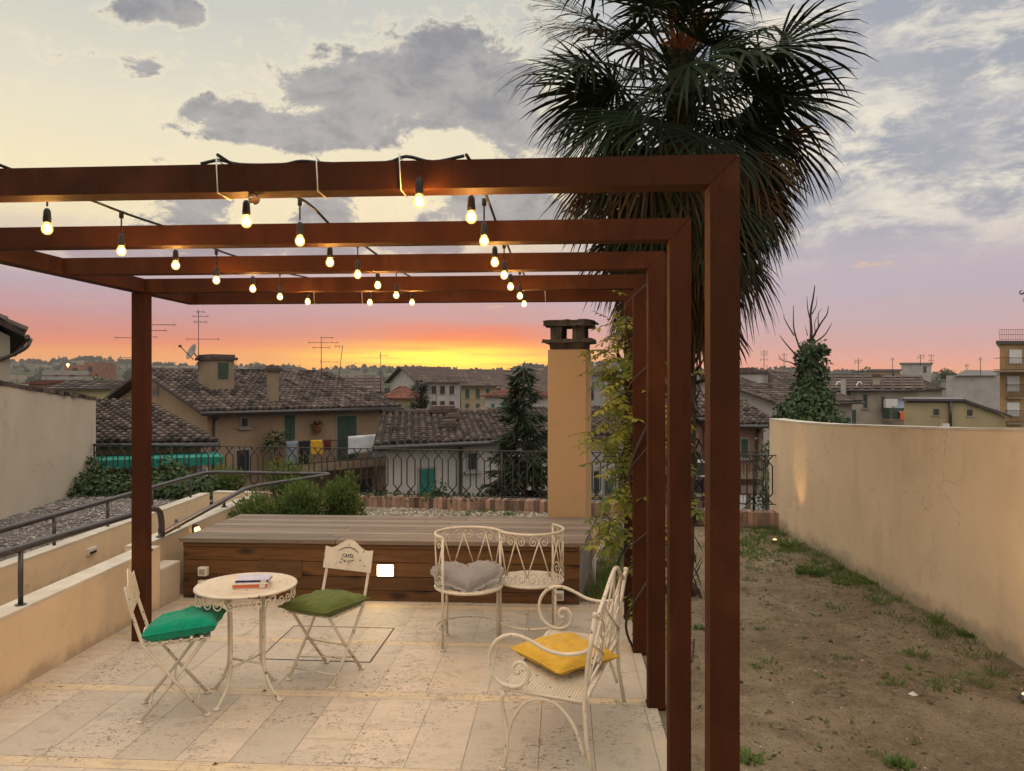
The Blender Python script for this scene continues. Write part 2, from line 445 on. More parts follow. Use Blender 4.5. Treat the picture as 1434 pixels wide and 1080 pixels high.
def globe():
    m = bpy.data.materials.new('lit_bulb_glass'); m.use_nodes = True; t = NT(m.node_tree); t.n.remove(t.n['Principled BSDF'])
    e = t.node('ShaderNodeEmission'); e.inputs[0].default_value = (1, .60, .16, 1); e.inputs[1].default_value = 2.1
    tr = t.node('ShaderNodeBsdfTransparent'); tr.inputs[0].default_value = (1, .93, .8, 1)
    mx = t.node('ShaderNodeMixShader'); mx.inputs[0].default_value = .6
    t.l.new(tr.outputs[0], mx.inputs[1]); t.l.new(e.outputs[0], mx.inputs[2]); t.l.new(mx.outputs[0], t.n['Material Output'].inputs[0])
    return m
M['bulb_glass'] = globe()
def clear():
    m, t, b, tc = newmat('clear_glass')
    b.inputs['Base Color'].default_value = (.95, .95, .93, 1); b.inputs['Roughness'].default_value = .02
    b.inputs['Transmission Weight'].default_value = 1; b.inputs['IOR'].default_value = 1.3
    return m
M['clear_glass'] = clear()
M['led'] = emit('lit_led_panel', (1, .78, .45), 42)
M['spot_glow'] = emit('lit_spot', (1, .58, .20), 4.5)
M['book_white'] = mat('book_cover', (.50, .49, .55), (.38, .37, .48), 25, .4); M['book_orange'] = mat('book_orange', (.50, .13, .045), (.45, .11, .04), 8, .5)
M['book_navy'] = mat('book_navy', (.02, .018, .06), rough=.5); M['paper'] = mat('paper', (.62, .57, .48), (.5, .45, .37), 60, .9)
# ------------------------------------------------------------------ sky, sun, camera
SUN_AZ, SUN_EL = R(-5.1), R(2.0)
def world():
    w = bpy.data.worlds.new('World'); S.world = w; w.use_nodes = True
    t = NT(w.node_tree); bg = t.n['Background']
    g = t.node('ShaderNodeTexCoord').outputs['Generated']
    sp = t.node('ShaderNodeSeparateXYZ', ins={0: g}); x, y, z = sp.outputs
    az = t.math('MULTIPLY', t.math('ARCTAN2', x, y), 180/math.pi)
    el = t.math('MULTIPLY', t.math('ARCSINE', z), 180/math.pi)
    def coord(a, b, o=0.0):
        return t.node('ShaderNodeCombineXYZ', ins={0: t.math('MULTIPLY', az, a), 1: t.math('MULTIPLY', el, b), 2: o}).outputs[0]
    # elevation wavers with long flat wisps before it looks up the colours of the dusk
    wob = t.noise(coord(.055, .5), 1.0, 6, .6)
    wobk = t.range(el, 2.2, 6, .9, 2.6)
    e2 = t.math('ADD', el, t.math('MULTIPLY', t.math('SUBTRACT', wob, .5), wobk))
    u = t.math('DIVIDE', e2, 40.0, clamp=True)
    s = lambda stops: [(e/40, srgb(*c)[:3]) for e, c in stops]
    left = t.ramp(u, s([(0, (250, 158, 78)), (1.6, (250, 164, 80)), (2.3, (248, 158, 84)), (2.8, (236, 136, 100)), (3.6, (216, 136, 122)), (4.8, (200, 148, 150)),
                        (7.0, (188, 166, 178)), (9.4, (212, 194, 182)), (11, (244, 226, 188)), (14, (247, 232, 194)), (18.5, (232, 224, 200)), (25, (204, 204, 196)), (40, (184, 188, 190))]))
    right = t.ramp(u, s([(0, (255, 158, 112)), (1.1, (252, 163, 126)), (1.8, (238, 163, 146)), (2.8, (216, 164, 160)), (4.2, (202, 170, 175)), (6.5, (190, 174, 185)),
                         (11, (192, 183, 190)), (15, (196, 190, 194)), (20, (204, 203, 203)), (26, (190, 194, 200)), (40, (176, 182, 192))]))
    col = t.mix(t.range(az, -2, 13), left, right)
    # deep red bank over the sun
    red = t.math('MULTIPLY', t.range(t.math('ABSOLUTE', t.math('ADD', az, 3.2)), 1, 10, 1, 0), t.math('MULTIPLY', t.range(e2, 2.3, 2.9), t.range(e2, 3.4, 4.9, 1, 0)))
    col = t.mix(t.math('MULTIPLY', red, .8), col, srgb(250, 104, 66))
    # the place where the sun went down
    def gauss(a0, e0, wa, we):
        a = t.math('DIVIDE', t.math('SUBTRACT', az, a0), wa); b = t.math('DIVIDE', t.math('SUBTRACT', el, e0), we)
        return t.math('POWER', 2.718, t.math('MULTIPLY', t.math('ADD', t.math('MULTIPLY', a, a), t.math('MULTIPLY', b, b)), -1.0))
    stre = t.range(t.noise(coord(.12, 2.4, 3.0), 1.0, 5, .6), .30, .62, .35, 1)
    glow = t.math('MULTIPLY', gauss(-5.1, 1.9, 7.5, .95), stre)
    col = t.mix(t.math('MULTIPLY', glow, 1.25, clamp=True), col, (1.5, .98, .03))
    wide = t.math('MULTIPLY', gauss(-5.1, 1.6, 11, 1.4), .62)
    col = t.mix(wide, col, (1.1, .42, .04))
    glow2 = t.math('MULTIPLY', gauss(-5.1, 2.0, 6.2, .72), stre)
    col = t.mix(t.math('MULTIPLY', glow2, 1.3, clamp=True), col, (1.7, 1.2, .05))
    # cumulus: heaps of noise gathered where the photograph has its clouds
    n1 = t.noise(coord(.22, .36, 1.7), 1.0, 11, .67, .3)
    n2 = t.noise(coord(.09, .2, 5.1), 1.0, 7, .6, .3)
    heaps = None
    for (px, py, wa, we, k) in ((600, 105, 6.5, 3.2, .33), (510, 130, 5, 2.0, .28), (330, 165, 7, 1.5, .30), (400, 190, 5, 1.1, .28), (420, 120, 3.5, .9, .18), (690, 130, 5, 2.4, .30), (205, 8, 3.2, 1.5, .24), (203, 92, 1.7, .75, .30),
                                (505, 190, 3.0, .9, .20), (280, 290, 2.8, 1.5, .32), (460, 292, 2.6, 1.5, .32), (650, 298, 5.5, 1.3, .30), (150, 350, 7, 1.1, .27), (430, 345, 9, 1.2, .30), (560, 340, 3.5, .9, .26), (740, 200, 4, 2.6, .26), (730, 290, 4, 2, .26), (270, 20, 2, 1, .22)):
        a = math.degrees(math.atan((px-CX)/F)); e = math.degrees(math.atan((CY-py)/F*math.cos(math.radians(a))))
        q = t.math('MULTIPLY', gauss(a, e, wa, we), k)
        heaps = q if heaps is None else t.math('ADD', heaps, q)
    body = t.range(t.math('ADD', n1, heaps), .62, .74)
    rim = t.range(t.math('ADD', n1, heaps), .56, .66)
    col = t.mix(t.math('MULTIPLY', t.math('MULTIPLY', rim, t.range(el, 6, 11)), .35), col, srgb(255, 240, 205))
    shade = t.mix(t.range(n1, .40, .66), srgb(172, 169, 170), srgb(134, 136, 145))
    shade = t.mix(t.range(el, 6, 12), srgb(186, 160, 172), shade)
    col = t.mix(t.math('MULTIPLY', body, t.math('MULTIPLY', t.range(el, 5, 9), .92)), col, shade)
    # the right of the sky: layered grey with cream gaps
    rk = t.range(az, 4, 16)
    deck = t.range(t.noise(coord(.15, .36, 9.2), 1.0, 12, .68, .25), .38, .57)
    rc = t.mix(deck, srgb(240, 231, 212), srgb(158, 162, 174))
    dk2 = t.range(n2, .45, .62)
    rc = t.mix(t.math('MULTIPLY', dk2, .45), rc, srgb(184, 182, 187))
    col = t.mix(t.math('MULTIPLY', rk, t.range(el, 7, 13, 0, .9)), col, rc)
    # lit wisps low down
    wi = t.math('MULTIPLY', t.range(t.noise(coord(.16, 1.3, 2.2), 1.0, 6, .62), .63, .72), t.math('MULTIPLY', t.range(el, 4.5, 6), t.range(el, 8, 10.5, 1, 0)))
    col = t.mix(t.math('MULTIPLY', wi, .7), col, srgb(252, 200, 140))
    # higher than the frame and behind the eye: dome brightened to light the terrace
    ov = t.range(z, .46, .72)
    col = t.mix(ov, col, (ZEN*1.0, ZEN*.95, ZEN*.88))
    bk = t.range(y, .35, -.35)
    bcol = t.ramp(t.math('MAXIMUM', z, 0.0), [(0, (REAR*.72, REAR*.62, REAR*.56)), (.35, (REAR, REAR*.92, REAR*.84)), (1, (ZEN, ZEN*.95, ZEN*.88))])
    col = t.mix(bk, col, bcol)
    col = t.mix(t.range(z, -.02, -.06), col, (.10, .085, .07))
    sky = t.node('ShaderNodeTexSky'); sky.sky_type = 'NISHITA'; sky.sun_disc = False
    sky.sun_elevation = SUN_EL; sky.sun_rotation = SUN_AZ; sky.altitude = 100
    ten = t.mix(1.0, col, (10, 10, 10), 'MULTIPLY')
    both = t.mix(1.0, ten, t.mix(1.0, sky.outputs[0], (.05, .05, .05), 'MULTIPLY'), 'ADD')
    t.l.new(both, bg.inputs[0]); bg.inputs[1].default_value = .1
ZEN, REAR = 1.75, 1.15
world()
sl = bpy.data.lights.new('sun', 'SUN'); sl.energy = .35; sl.angle = R(8); sl.color = (1, .52, .22)
so = bpy.data.objects.new('sun', sl); COL.objects.link(so)
sd = Vector((math.sin(SUN_AZ)*math.cos(SUN_EL), math.cos(SUN_AZ)*math.cos(SUN_EL), math.sin(SUN_EL)))
so.rotation_euler = sd.to_track_quat('Z', 'Y').to_euler(); so.location = (0, 0, 60)
cam = bpy.data.cameras.new('camera'); co = bpy.data.objects.new('camera', cam); COL.objects.link(co)
co.location = (0, 0, H); co.rotation_euler = (R(90), 0, 0)
cam.sensor_width = 36; cam.lens = F/1434*36; cam.clip_start = .05; cam.clip_end = 20000
S.camera = co
S.view_settings.view_transform = 'Standard'; S.view_settings.look = 'None'; S.view_settings.exposure = 0; S.view_settings.gamma = 1
S.cycles.max_bounces = 6; S.cycles.diffuse_bounces = 3; S.cycles.transparent_max_bounces = 8
# ------------------------------------------------------------------ the terrace
PU = Vector((.9978, -.0657, 0)); PV = Vector((.0657, .9978, 0))      # along the pergola's beams / along its depth
FA, FB = Vector((-7.15, 13.12, 0)), Vector((3.78, 11.0, 0))            # line of the far kerb and railing
FD = (FB-FA).normalized(); FN = Vector((-FD.y, FD.x, 0))
def kerb_y(x): return FA.y+(x-FA.x)*FD.y/FD.x

def sst(v, a, c): t = min(1, max(0, (v-a)/(c-a))); return t*t*(3-2*t)
def back_rise(x, y): return .15*sst(y, 8.3, 9.6)*sst(x, 2.2, .6)
b = MB()                                                               # earth sheet, edge to edge of the terrace, a little uneven
xs = [-12+i*.1 for i in range(int(16.2/.1)+1)]; rows = 170
vs = []; fs = []
for x in xs:
    y1 = kerb_y(x)+.13
    for j in range(rows+1):
        y = -5+(y1+5)*j/rows
        d = .045*mnoise.noise((x*.8, y*.8, 0))+.022*mnoise.noise((x*3.1, y*3.1, 4))+.010*mnoise.noise((x*8, y*8, 2))-.035
        k = min(1, max(0, (x-1.3)/.5)) if y < 8.6 else 1
        vs.append((x, y, -.012+d*k+back_rise(x, y)))
for i in range(len(xs)-1):
    for j in range(rows):
        a = i*(rows+1)+j; fs.append((a, a+rows+1, a+rows+2, a+1))
b.faces(vs, fs, .5, True)
tag(b.build('garden_ground', M['dirt'], loc=(0, 0, 0)), kind='structure')
b = MB()
b.prism([FA+FN*.14+Vector((-5, .97, -.2)), FB+FN*.14+Vector((.6, -.11, -.2)), (4.4, -5, -.2), (-12.1, -5, -.2)], (0, 0, -8))
tag(b.build('terrace_terrain', M['concrete'], loc=(0, 0, -8.2)), kind='structure')

# travertine floor: slabs laid between narrow honey-coloured bands, each slab a face of its own over the mortar bed
def pq(u, v, z=0.0): return PU*u+PV*v+Vector((0, 0, z))
U0, U1, V0, V1 = -3.66, .586, -1.5, 7.13
b = MB(); b.hexa([pq(U0, V0, -.05), pq(U1, V0, -.05), pq(U1, V1, -.05), pq(U0, V1, -.05), pq(U0, V0, .001), pq(U1, V0, .001), pq(U1, V1, .001), pq(U0, V1, .001)])
tag(b.build('mortar_ground', M['mortar'], loc=(0, 0, 0)), kind='structure')
b = MB(); rnd = random.Random(3)
def slab(u0, u1, v0, v1, ti):
    g = .0016; z = .006
    b.face([pq(u0+g, v0+g, z), pq(u1-g, v0+g, z), pq(u1-g, v1-g, z), pq(u0+g, v1-g, z)], ti)
bands = [v for v in (-1.0, -.03, .94, 1.91, 2.88, 3.86, 4.84, 5.84, 6.82)]
for i, v in enumerate(bands):
    u = U0+rnd.uniform(-.6, 0)
    while u < U1:
        w = rnd.uniform(.75, 1.05); slab(max(u, U0), min(u+w, U1), v, v+.105, rnd.uniform(.9, 1)); u += w
    v0 = v+.105; v1 = bands[i+1] if i+1 < len(bands) else V1
    u = U0-rnd.uniform(0, .2)
    while u < U1:
        w = rnd.choice((.30, .335, .335, .30, .40))
        a, c = max(u, U0), min(u+w, U1)
        if c-a > .01:
            if rnd.random() < .16:
                m = v0+(v1-v0)*rnd.uniform(.3, .7)
                if v1-v0 > .5: slab(a, c, v0, m, rnd.random()*.82); slab(a, c, m, v1, rnd.random()*.82)
                else: slab(a, c, v0, v1, rnd.random()*.82)
            else: slab(a, c, v0, v1, rnd.random()*.82)
        u += w
tag(b.build('patio_floor', M['travertine'], loc=(0, 0, 0)), kind='structure')
# inspection hatch: dark metal angle set round four slabs
q = [G(412, 877.7), G(552, 881), G(518, 929), G(363, 924)]
b = MB()
for i in range(4):
    a, c = q[i], q[(i+1) % 4]; d = (c-a).normalized()*.004
    b.bar(a-d+Vector((0, 0, .0055)), c-d*(1 if i % 2 else 1)+Vector((0, 0, .0055)), .012 if i in (1, 2) else .007, .006)
tag(b.build('hatch_frame', M['iron']), 'thin dark metal frame of a hatch let into the pale stone floor', 'hatch')

# ---- left: ramp walls, gravel, tall neighbour wall
def wall_run(name, label, pts, w, zb, mt, copm, side=-1, cat='wall', cop=.0):
    """pts: (x, y, ztop) along the side facing the patio; the body lies on the 'side' of it"""
    r = thing(name, label, cat, (pts[0][0], pts[0][1], zb))
    bb = MB(); cc = MB()
    for (x0, y0, z0), (x1, y1, z1) in zip(pts, pts[1:]):
        d = Vector((x1-x0, y1-y0, 0)).normalized(); n = Vector((-d.y, d.x, 0))*(-side)*-1
        n = Vector((-d.y, d.x, 0)) if side < 0 else Vector((d.y, -d.x, 0))
        a, c = Vector((x0, y0, 0)), Vector((x1, y1, 0)); Z = lambda v, z: Vector((v.x, v.y, z))
        t = .02
        qq = [Z(a, zb), Z(c, zb), Z(c+n*w, zb), Z(a+n*w, zb), Z(a, z0-t), Z(c, z1-t), Z(c+n*w, z1-t), Z(a+n*w, z0-t)]
        pp = [Z(a-n*.004, z0-t), Z(c-n*.004, z1-t), Z(c+n*(w+.004), z1-t), Z(a+n*(w+.004), z0-t), Z(a-n*.004, z0), Z(c-n*.004, z1), Z(c+n*(w+.004), z1), Z(a+n*(w+.004), z0)]
        if side > 0: qq = [qq[i] for i in (1, 0, 3, 2, 5, 4, 7, 6)]; pp = [pp[i] for i in (1, 0, 3, 2, 5, 4, 7, 6)]
        bb.hexa(qq); cc.hexa(pp)
    bb.build('plaster', mt, r, True); cc.build('coping', copm, r, True)
    return r
wall_run('ramp_wall', 'low cream parapet wall between the patio and the ramp, nearest the chairs', [(-3.32, 1.5, .50), (-3.26, 4.9, .52), (-3.155, 6.9, .565)], .17, -.05, M['wall_cream'], M['coping'])
wall_run('ramp_wall', 'narrow ledge wall that steps down beside the wooden deck', [(-3.154, 6.903, .355), (-3.115, 7.22, .36)], .16, -.05, M['wall_grey'], M['coping'])
wall_run('ramp_wall', 'low cream wall on the inner side of the ramp, running behind the deck', [(-3.322, 6.905, .56), (-3.30, 9.9, .575)], .15, -.05, M['wall_cream'], M['coping'])
rb = wall_run('ramp_wall', 'long low cream wall between the gravel bed and the ramp', [(-4.42, 1.0, .42), (-4.40, 11.2, .44)], .14, -.05, M['wall_cream'], M['coping'])
wall_run('ramp_wall', 'short cream wall closing the far end of the ramp', [(-4.397, 11.32, .44), (-3.75, 11.2, .44)], .14, -.05, M['wall_ochre'], M['coping'])
for x, y, z in ((-4.412, 5.35, .26), (-4.408, 8.05, .27)):
    o = thing('ramp_light', 'small white recessed lamp in the ramp wall, ' + ('near the left edge of the picture' if y < 6 else 'seen just left of the thin rusty post'), 'wall lamp', (x, y, z-.04))
    bb = MB(); bb.box((x+.012, y, z), (.03, .16, .07)); bb.build('housing', M['white_plastic'], o, True, bevel=.006)
    bb = MB(); bb.box((x+.03, y, z-.012), (.008, .12, .025)); bb.build('slot', M['dark_plastic'], o, True)
b = MB(); vs = []; fs = []
nx, ny = 60, 100
for i in range(nx+1):
    for j in range(ny+1):
        x = -10+(-4.55+10)*i/nx; y = 2+(min(13.2, kerb_y(x)-.05)-2)*j/ny
        vs.append((x, y, .24+.02*mnoise.noise((x*1.5, y*1.5, 0))+.008*mnoise.noise((x*9, y*9, 0))))
for i in range(nx):
    for j in range(ny):
        a = i*(ny+1)+j; fs.append((a, a+ny+1, a+ny+2, a+1))
b.faces(vs, fs, .5, True)
tag(b.build('gravel_ground', M['gravel'], loc=(0, 0, 0)), kind='structure')
b = MB(); rnd = random.Random(5)
def stone(b, p, r, ti):
    a = rnd.uniform(0, 6.3); c, s_ = math.cos(a), math.sin(a); k = [rnd.uniform(.6, 1.2)*r for _ in range(6)]
    v = [(k[0], 0, 0), (0, k[1], 0), (-k[2], 0, 0), (0, -k[3], 0), (0, 0, k[4]*.7), (0, 0, -k[5]*.5)]
    v = [(p[0]+x*c-y*s_, p[1]+x*s_+y*c, p[2]+z) for x, y, z in v]
    b.faces(v, [(0, 1, 4), (1, 2, 4), (2, 3, 4), (3, 0, 4), (1, 0, 5), (2, 1, 5), (3, 2, 5), (0, 3, 5)], ti)
for i in range(7000):
    y = 5.5+(13-5.5)*rnd.random()**1.2; x = rnd.uniform(-7.2, -4.58)
    if y > kerb_y(x)-.2: continue
    stone(b, (x, y, .245), rnd.uniform(.012, .03), rnd.random())
tag(b.build('gravel', M['stone'], loc=(0, 0, 0)), kind='stuff')

r = thing('boundary_wall', 'tall grey beige plaster wall with a worn tile edge left of the gravel', 'wall', (-7, 11, .2))
LW = [(-6.05, 6.0, 2.36), (-6.68, 10.05, 2.055), (-7.19, 13.3, 1.80)]
bb = MB(); cc = MB(); rnd = random.Random(8)
for (x0, y0, z0), (x1, y1, z1) in zip(LW, LW[1:]):
    d = Vector((x1-x0, y1-y0, 0)).normalized(); n = Vector((-d.y, d.x, 0)); w = .28
    a, c = Vector((x0, y0, 0)), Vector((x1, y1, 0)); Z = lambda v, z: Vector((v.x, v.y, z))
    bb.hexa([Z(a, -.3), Z(c, -.3), Z(c+n*w, -.3), Z(a+n*w, -.3), Z(a, z0-.05), Z(c, z1-.05), Z(c+n*w, z1-.05), Z(a+n*w, z0-.05)])
    L = (c-a).length; k = int(L/.17)
    for i in range(k):
        t0, t1 = i/k, (i+.97)/k; ja = rnd.uniform(-.012, .012); jo = rnd.uniform(-.02, .015)
        p, q_ = a.lerp(c, t0)-n*(.03+jo), a.lerp(c, t1)-n*(.03+jo); za, zc = z0+(z1-z0)*t0+ja, z0+(z1-z0)*t1+ja*.4
        ww = w+.06
        cc.hexa([Z(p, za-.052), Z(q_, zc-.052), Z(q_+n*ww, zc-.052), Z(p+n*ww, za-.052), Z(p, za), Z(q_, zc), Z(q_+n*ww, zc+.02), Z(p+n*ww, za+.02)], rnd.random())
bb.build('plaster', M['wall_grey'], r, True); cc.build('tile_coping', M['tile'], r, True)

# ---- handrails
def rail(label, pts, posts, r_=.0265):
    o = thing('handrail', label, 'handrail', (pts[0][0], pts[0][1], .4))
    bb = MB(); bb.tube(pts, r_, 10); bb.build('rail', M['rail'], o, True)
    for (x, y, z0, z1) in posts:
        bb = MB(); bb.tube([(x, y, z0), (x, y, z1)], .017, 8); bb.tube([(x, y, z0), (x, y, z0+.012)], .036, 10)
        bb.build('post', M['rail'], o, True)
    return o
XA = lambda y: -3.235+.05*(y-4.9)/2 if y < 6.9 else -3.38
n1 = [(-3.40, 2.5, .895), (-3.335, 4.7, .905), (-3.155, 6.55, .925), (-3.135, 6.72, .925), (-3.125, 6.82, .885), (-3.125, 6.86, .80), (-3.13, 6.88, .70), (-3.15, 6.93, .655), (-3.20, 7.03, .645)]
n1 = spline(n1, 5)+[Vector((-3.38, 9.7, .69)), Vector((-3.36, 9.9, .69))]+spline([(-3.30, 10.1, .69), (-2.9, 10.9, .69), (-2.72, 11.25, .69), (-2.72, 11.36, .69), (-2.82, 11.44, .69), (-3.2, 11.44, .69)], 5)
rail('dark tubular handrail on the parapet nearest the patio, dropping in a bend', n1, [(-3.30, 5.17, .52, .905), (-3.168, 6.72, .56, .915), (-3.34, 7.3, .56, .648), (-3.38, 7.75, .565, .655), (-3.385, 9.05, .57, .68)])
rail('dark tubular handrail along the gravel side of the ramp', [(-4.5, 3.0, .725), (-4.49, 11.15, .725)]+spline([(-4.48, 11.28, .72), (-4.4, 11.38, .715), (-4.2, 11.43, .71), (-3.2, 11.44, .69)], 4)[1:],
     [(-4.49, y, .42, .72) for y in (4.6, 6.1, 7.55, 8.55, 9.6, 10.75)])

# ---- right wall
pts = [(3.80, 11.36, 1.515), (3.765, 10.9, 1.517), (3.76, 10, 1.525), (3.76, 9, 1.55), (3.76, 7.8, 1.595), (3.755, 6.6, 1.64), (3.75, 5.6, 1.69), (3.74, 4.5, 1.73), (3.72, 2, 1.76), (3.7, -2, 1.78)]
wall_run('boundary_wall', 'long ochre plaster garden wall curving along the right side', pts, .22, -.3, M['wall_ochre'], M['coping'], side=-1)
# ---- ground uplights by the right wall
def uplight(label, p, power, aim, blend=1.0, size=70):
    o = thing('ground_uplight', label, 'lamp', p)
    bb = MB(); bb.lathe([(.0, .03), (.03, .032), (.045, .03), (.05, .0)], p, 20); bb.build('ring', M['rail'], o, True)
    bb = MB(); bb.lathe([(.0, .042), (.018, .038), (.026, .031)], p, 16); bb.build('lens', M['spot_glow'], o, True)
    l = bpy.data.lights.new('uplight_beam', 'SPOT'); l.energy = power; l.color = (1, .60, .24); l.spot_size = R(size); l.spot_blend = blend; l.shadow_soft_size = .04
    lo = bpy.data.objects.new('uplight_beam', l); COL.objects.link(lo); lo.parent = o; lo.location = (0, 0, .06)
    lo.rotation_euler = (Vector(p)-Vector(aim)).to_track_quat('Z', 'Y').to_euler()
p1 = G(1433, 975, 0); p2 = G(1085, 757, 0)
uplight('round ground lamp glowing in the bare earth at the right edge of the picture', (p1.x+.02, p1.y, -.02), 15, (3.74, 5.3, 1.0), size=110)
uplight('tiny glowing ground lamp in the grass by the far end of the ochre wall', (p2.x, p2.y, -.02), 20, (3.76, 10.05, .85), size=42)

# ---- brick kerb and wrought-iron railing at the far edge
r = thing('brick_kerb', 'low kerb of bricks on edge under the iron railing', 'kerb', tuple(FA.lerp(FB, .5)))
bb = MB(); rnd = random.Random(11); L = (FB-FA).length+.12; n = int(L/.075)
for i in range(n):
    c = FA+FD*(i*.075+.035); c.z = .075+.07*sst(c.x, 3.2, 1.0)+rnd.uniform(-.006, .006)
    m = Matrix((FD, FN, Vector((0, 0, 1)))).transposed() @ Matrix.Rotation(rnd.uniform(-.03, .03), 3, 'Z')
    ti = rnd.random()
    bb.box(c+Vector((0, 0, .015)), (.066, .27+rnd.uniform(-.012, .012), .21), m, ti)
bb.build('bricks', M['brick'], r, True)
bb = MB(); m = Matrix((FD, FN, Vector((0, 0, 1)))).transposed(); [bb.box(FA+FD*(L*(i+.5)/24)+Vector((0, 0, .075+.07*sst((FA+FD*(L*(i+.5)/24)).x, 3.2, 1.0))), (L/24, .25, .19), m) for i in range(24)]; bb.build('mortar', M['mortar'], r, True)
r = thing('iron_railing', 'wrought iron railing of long hexagons along the terrace edge', 'railing', tuple(FA.lerp(FB, .5)))
zr0, zr1 = .30, 1.0
bb = MB(); bb.bar(FA+Vector((0, 0, zr1)), FB+Vector((0, 0, zr1)), .035, .012); bb.build('top_rail', M['iron'], r, True)
bb = MB(); bb.bar(FA+Vector((0, 0, zr0)), FB+Vector((0, 0, zr0)), .03, .01); bb.build('bottom_rail', M['iron'], r, True)
per = .2225; n = int((FB-FA).length/per); first = None
ang = math.atan2(FD.y, FD.x)
for i in range(n):
    c = FA+FD*((i+.5)*per)
    if first is None:
        bb = MB(); w = .064
        for s in (-1, 1):
            path = [(-s*w, 0, zr1-.008), (s*w, 0, zr1-.155), (s*w, 0, zr0+.15), (-s*w, 0, zr0+.006)]
            path = [(p[0], s*.004, p[2]) for p in path]
            bb.tube(path, .0105, 5)
        o = bb.build('baluster', M['iron'], r); first = o
    else:
        o = first.copy(); COL.objects.link(o)
    o.location = c-r.location; o.rotation_euler = (0, 0, ang)
for k in (0.003, .135, .30, .458, .64, .80, .972):
    c = FA.lerp(FB, k)
    bb = MB(); bb.tube([(c.x, c.y, .16), (c.x, c.y, zr1)], .015, 6); bb.build('post', M['iron'], r, True)

# ---- chimney shaft behind the deck
cc = Vector((.655, 8.72, 0)); ca = R(-13)
r = thing('garden_chimney', 'square plastered chimney shaft with a blackened stone cap behind the deck', 'chimney', tuple(cc), ca)
bb = MB(); bb.box((0, 0, 1.22), (.435, .42, 2.36)); bb.build('shaft', M['chimney_plaster'], r, bevel=.012)
bb = MB(); q0 = [(-.21, -.205), (.21, -.205), (.21, .205), (-.21, .205)]; k = 1.42
bb.hexa([(x*k, y*k, -.06) for x, y in q0]+[(x*k, y*k, .33) for x, y in q0]); bb.hexa([(x*k, y*k, .331) for x, y in q0]+[(x*1.02, y*1.02, .48) for x, y in q0]); bb.build('plinth', M['chimney_plaster'], r)
def rough_box(bb, c, d, rnd, j=.008):
    x, y, z = d[0]/2, d[1]/2, d[2]/2
    n = 8; vs = []
    for zz in (-z, z):
        ring = []
        for (ax, ay, bx, by) in ((-x, -y, x, -y), (x, -y, x, y), (x, y, -x, y), (-x, y, -x, -y)):
            for i in range(n):
                t = i/n; ring.append((c[0]+ax+(bx-ax)*t+rnd.uniform(-j, j), c[1]+ay+(by-ay)*t+rnd.uniform(-j, j), c[2]+zz+rnd.uniform(-j, j)*.6))
        vs.append(ring)
    m = 4*n
    bb.faces(vs[0]+vs[1], [tuple(range(m-1, -1, -1)), tuple(range(m, 2*m))]+[(i, (i+1) % m, m+(i+1) % m, m+i) for i in range(m)])
rnd = random.Random(2)
bb = MB(); rough_box(bb, (0, 0, 2.44), (.40, .385, .09), rnd); rough_box(bb, (0, 0, 2.495), (.55, .53, .04), rnd, .012)
bb.build('cap_base', M['stone_dark'], r)
for sx in (-1, 1):
    for sy in (-1, 1):
        bb = MB(); rough_box(bb, (sx*.125, sy*.125, 2.585), (.13, .12, .15), rnd, .006); bb.build('cap_block', M['stone_dark'], r)
bb = MB(); rough_box(bb, (0, 0, 2.685), (.52, .50, .048), rnd, .013); rough_box(bb, (.01, 0, 2.715), (.56, .5, .018), rnd, .014); bb.build('cap_slab', M['stone_dark'], r)

# ---- timber deck
r = thing('wooden_deck', 'raised timber deck with stained plank front and weathered grey top', 'deck', (-1.2, 7.8, 0))
fl, fr = Vector((-3.09, 7.235, 0)), Vector((.615, 7.0, 0)); bl, br_ = Vector((-2.99, 8.55, 0)), Vector((.87, 8.33, 0))
dd = (fr-fl).normalized(); dn = Vector((dd.y, -dd.x, 0))      # outward, towards the camera
bb = MB(); rnd = random.Random(4); nb = 10
for i in range(nb):
    t0, t1 = (i+.03)/nb, (i+.97)/nb; o_ = dn*.035 if i == 0 else Vector()
    a, c, e, g = fl.lerp(bl, t0)+o_-dd*.03, fr.lerp(br_, t0)+o_+dd*.045, fr.lerp(br_, t1)+dd*.045, fl.lerp(bl, t1)-dd*.03
    cuts = [0, rnd.uniform(.3, .7), 1]
    for k0, k1 in zip(cuts, cuts[1:]):
        ti = rnd.random(); ng = 5
        for gI in range(ng):                                   # each board is milled with grooves
            s0, s1 = (gI+.06)/ng, (gI+.94)/ng
            A, B_ = a.lerp(g, s0), a.lerp(g, s1); C_, D_ = c.lerp(e, s0), c.lerp(e, s1)
            p = [A.lerp(C_, k0+.0008), A.lerp(C_, k1-.0008), B_.lerp(D_, k1-.0008), B_.lerp(D_, k0+.0008)]
            bb.hexa([v+Vector((0, 0, .545)) for v in p]+[v+Vector((0, 0, .571)) for v in p], ti)
        p = [a.lerp(c, k0+.0008), a.lerp(c, k1-.0008), g.lerp(e, k1-.0008), g.lerp(e, k0+.0008)]
        bb.hexa([v+Vector((0, 0, .535)) for v in p]+[v+Vector((0, 0, .566)) for v in p], ti*.6)
bb.build('deck_boards', M['wood_deck'], r, True)
bb = MB(); zz = [.008, .105, .232, .365, .49, .533]
for i in range(5):
    off = dn*(.012 if i == 4 else 0)
    cuts = [0, 1]
    for k0, k1 in zip(cuts, cuts[1:]):
        a, c = fl.lerp(fr, k0+.0006)+off, fl.lerp(fr, k1-.0006)+off
        p = [a, c, c-dn*.03, a-dn*.03]
        bb.hexa([v+Vector((0, 0, zz[i]+.003)) for v in p]+[v+Vector((0, 0, zz[i+1]-.003)) for v in p], rnd.random())
bb.build('front_planks', M['wood_front'], r, True)
bb = MB(); ins = -dn*.04
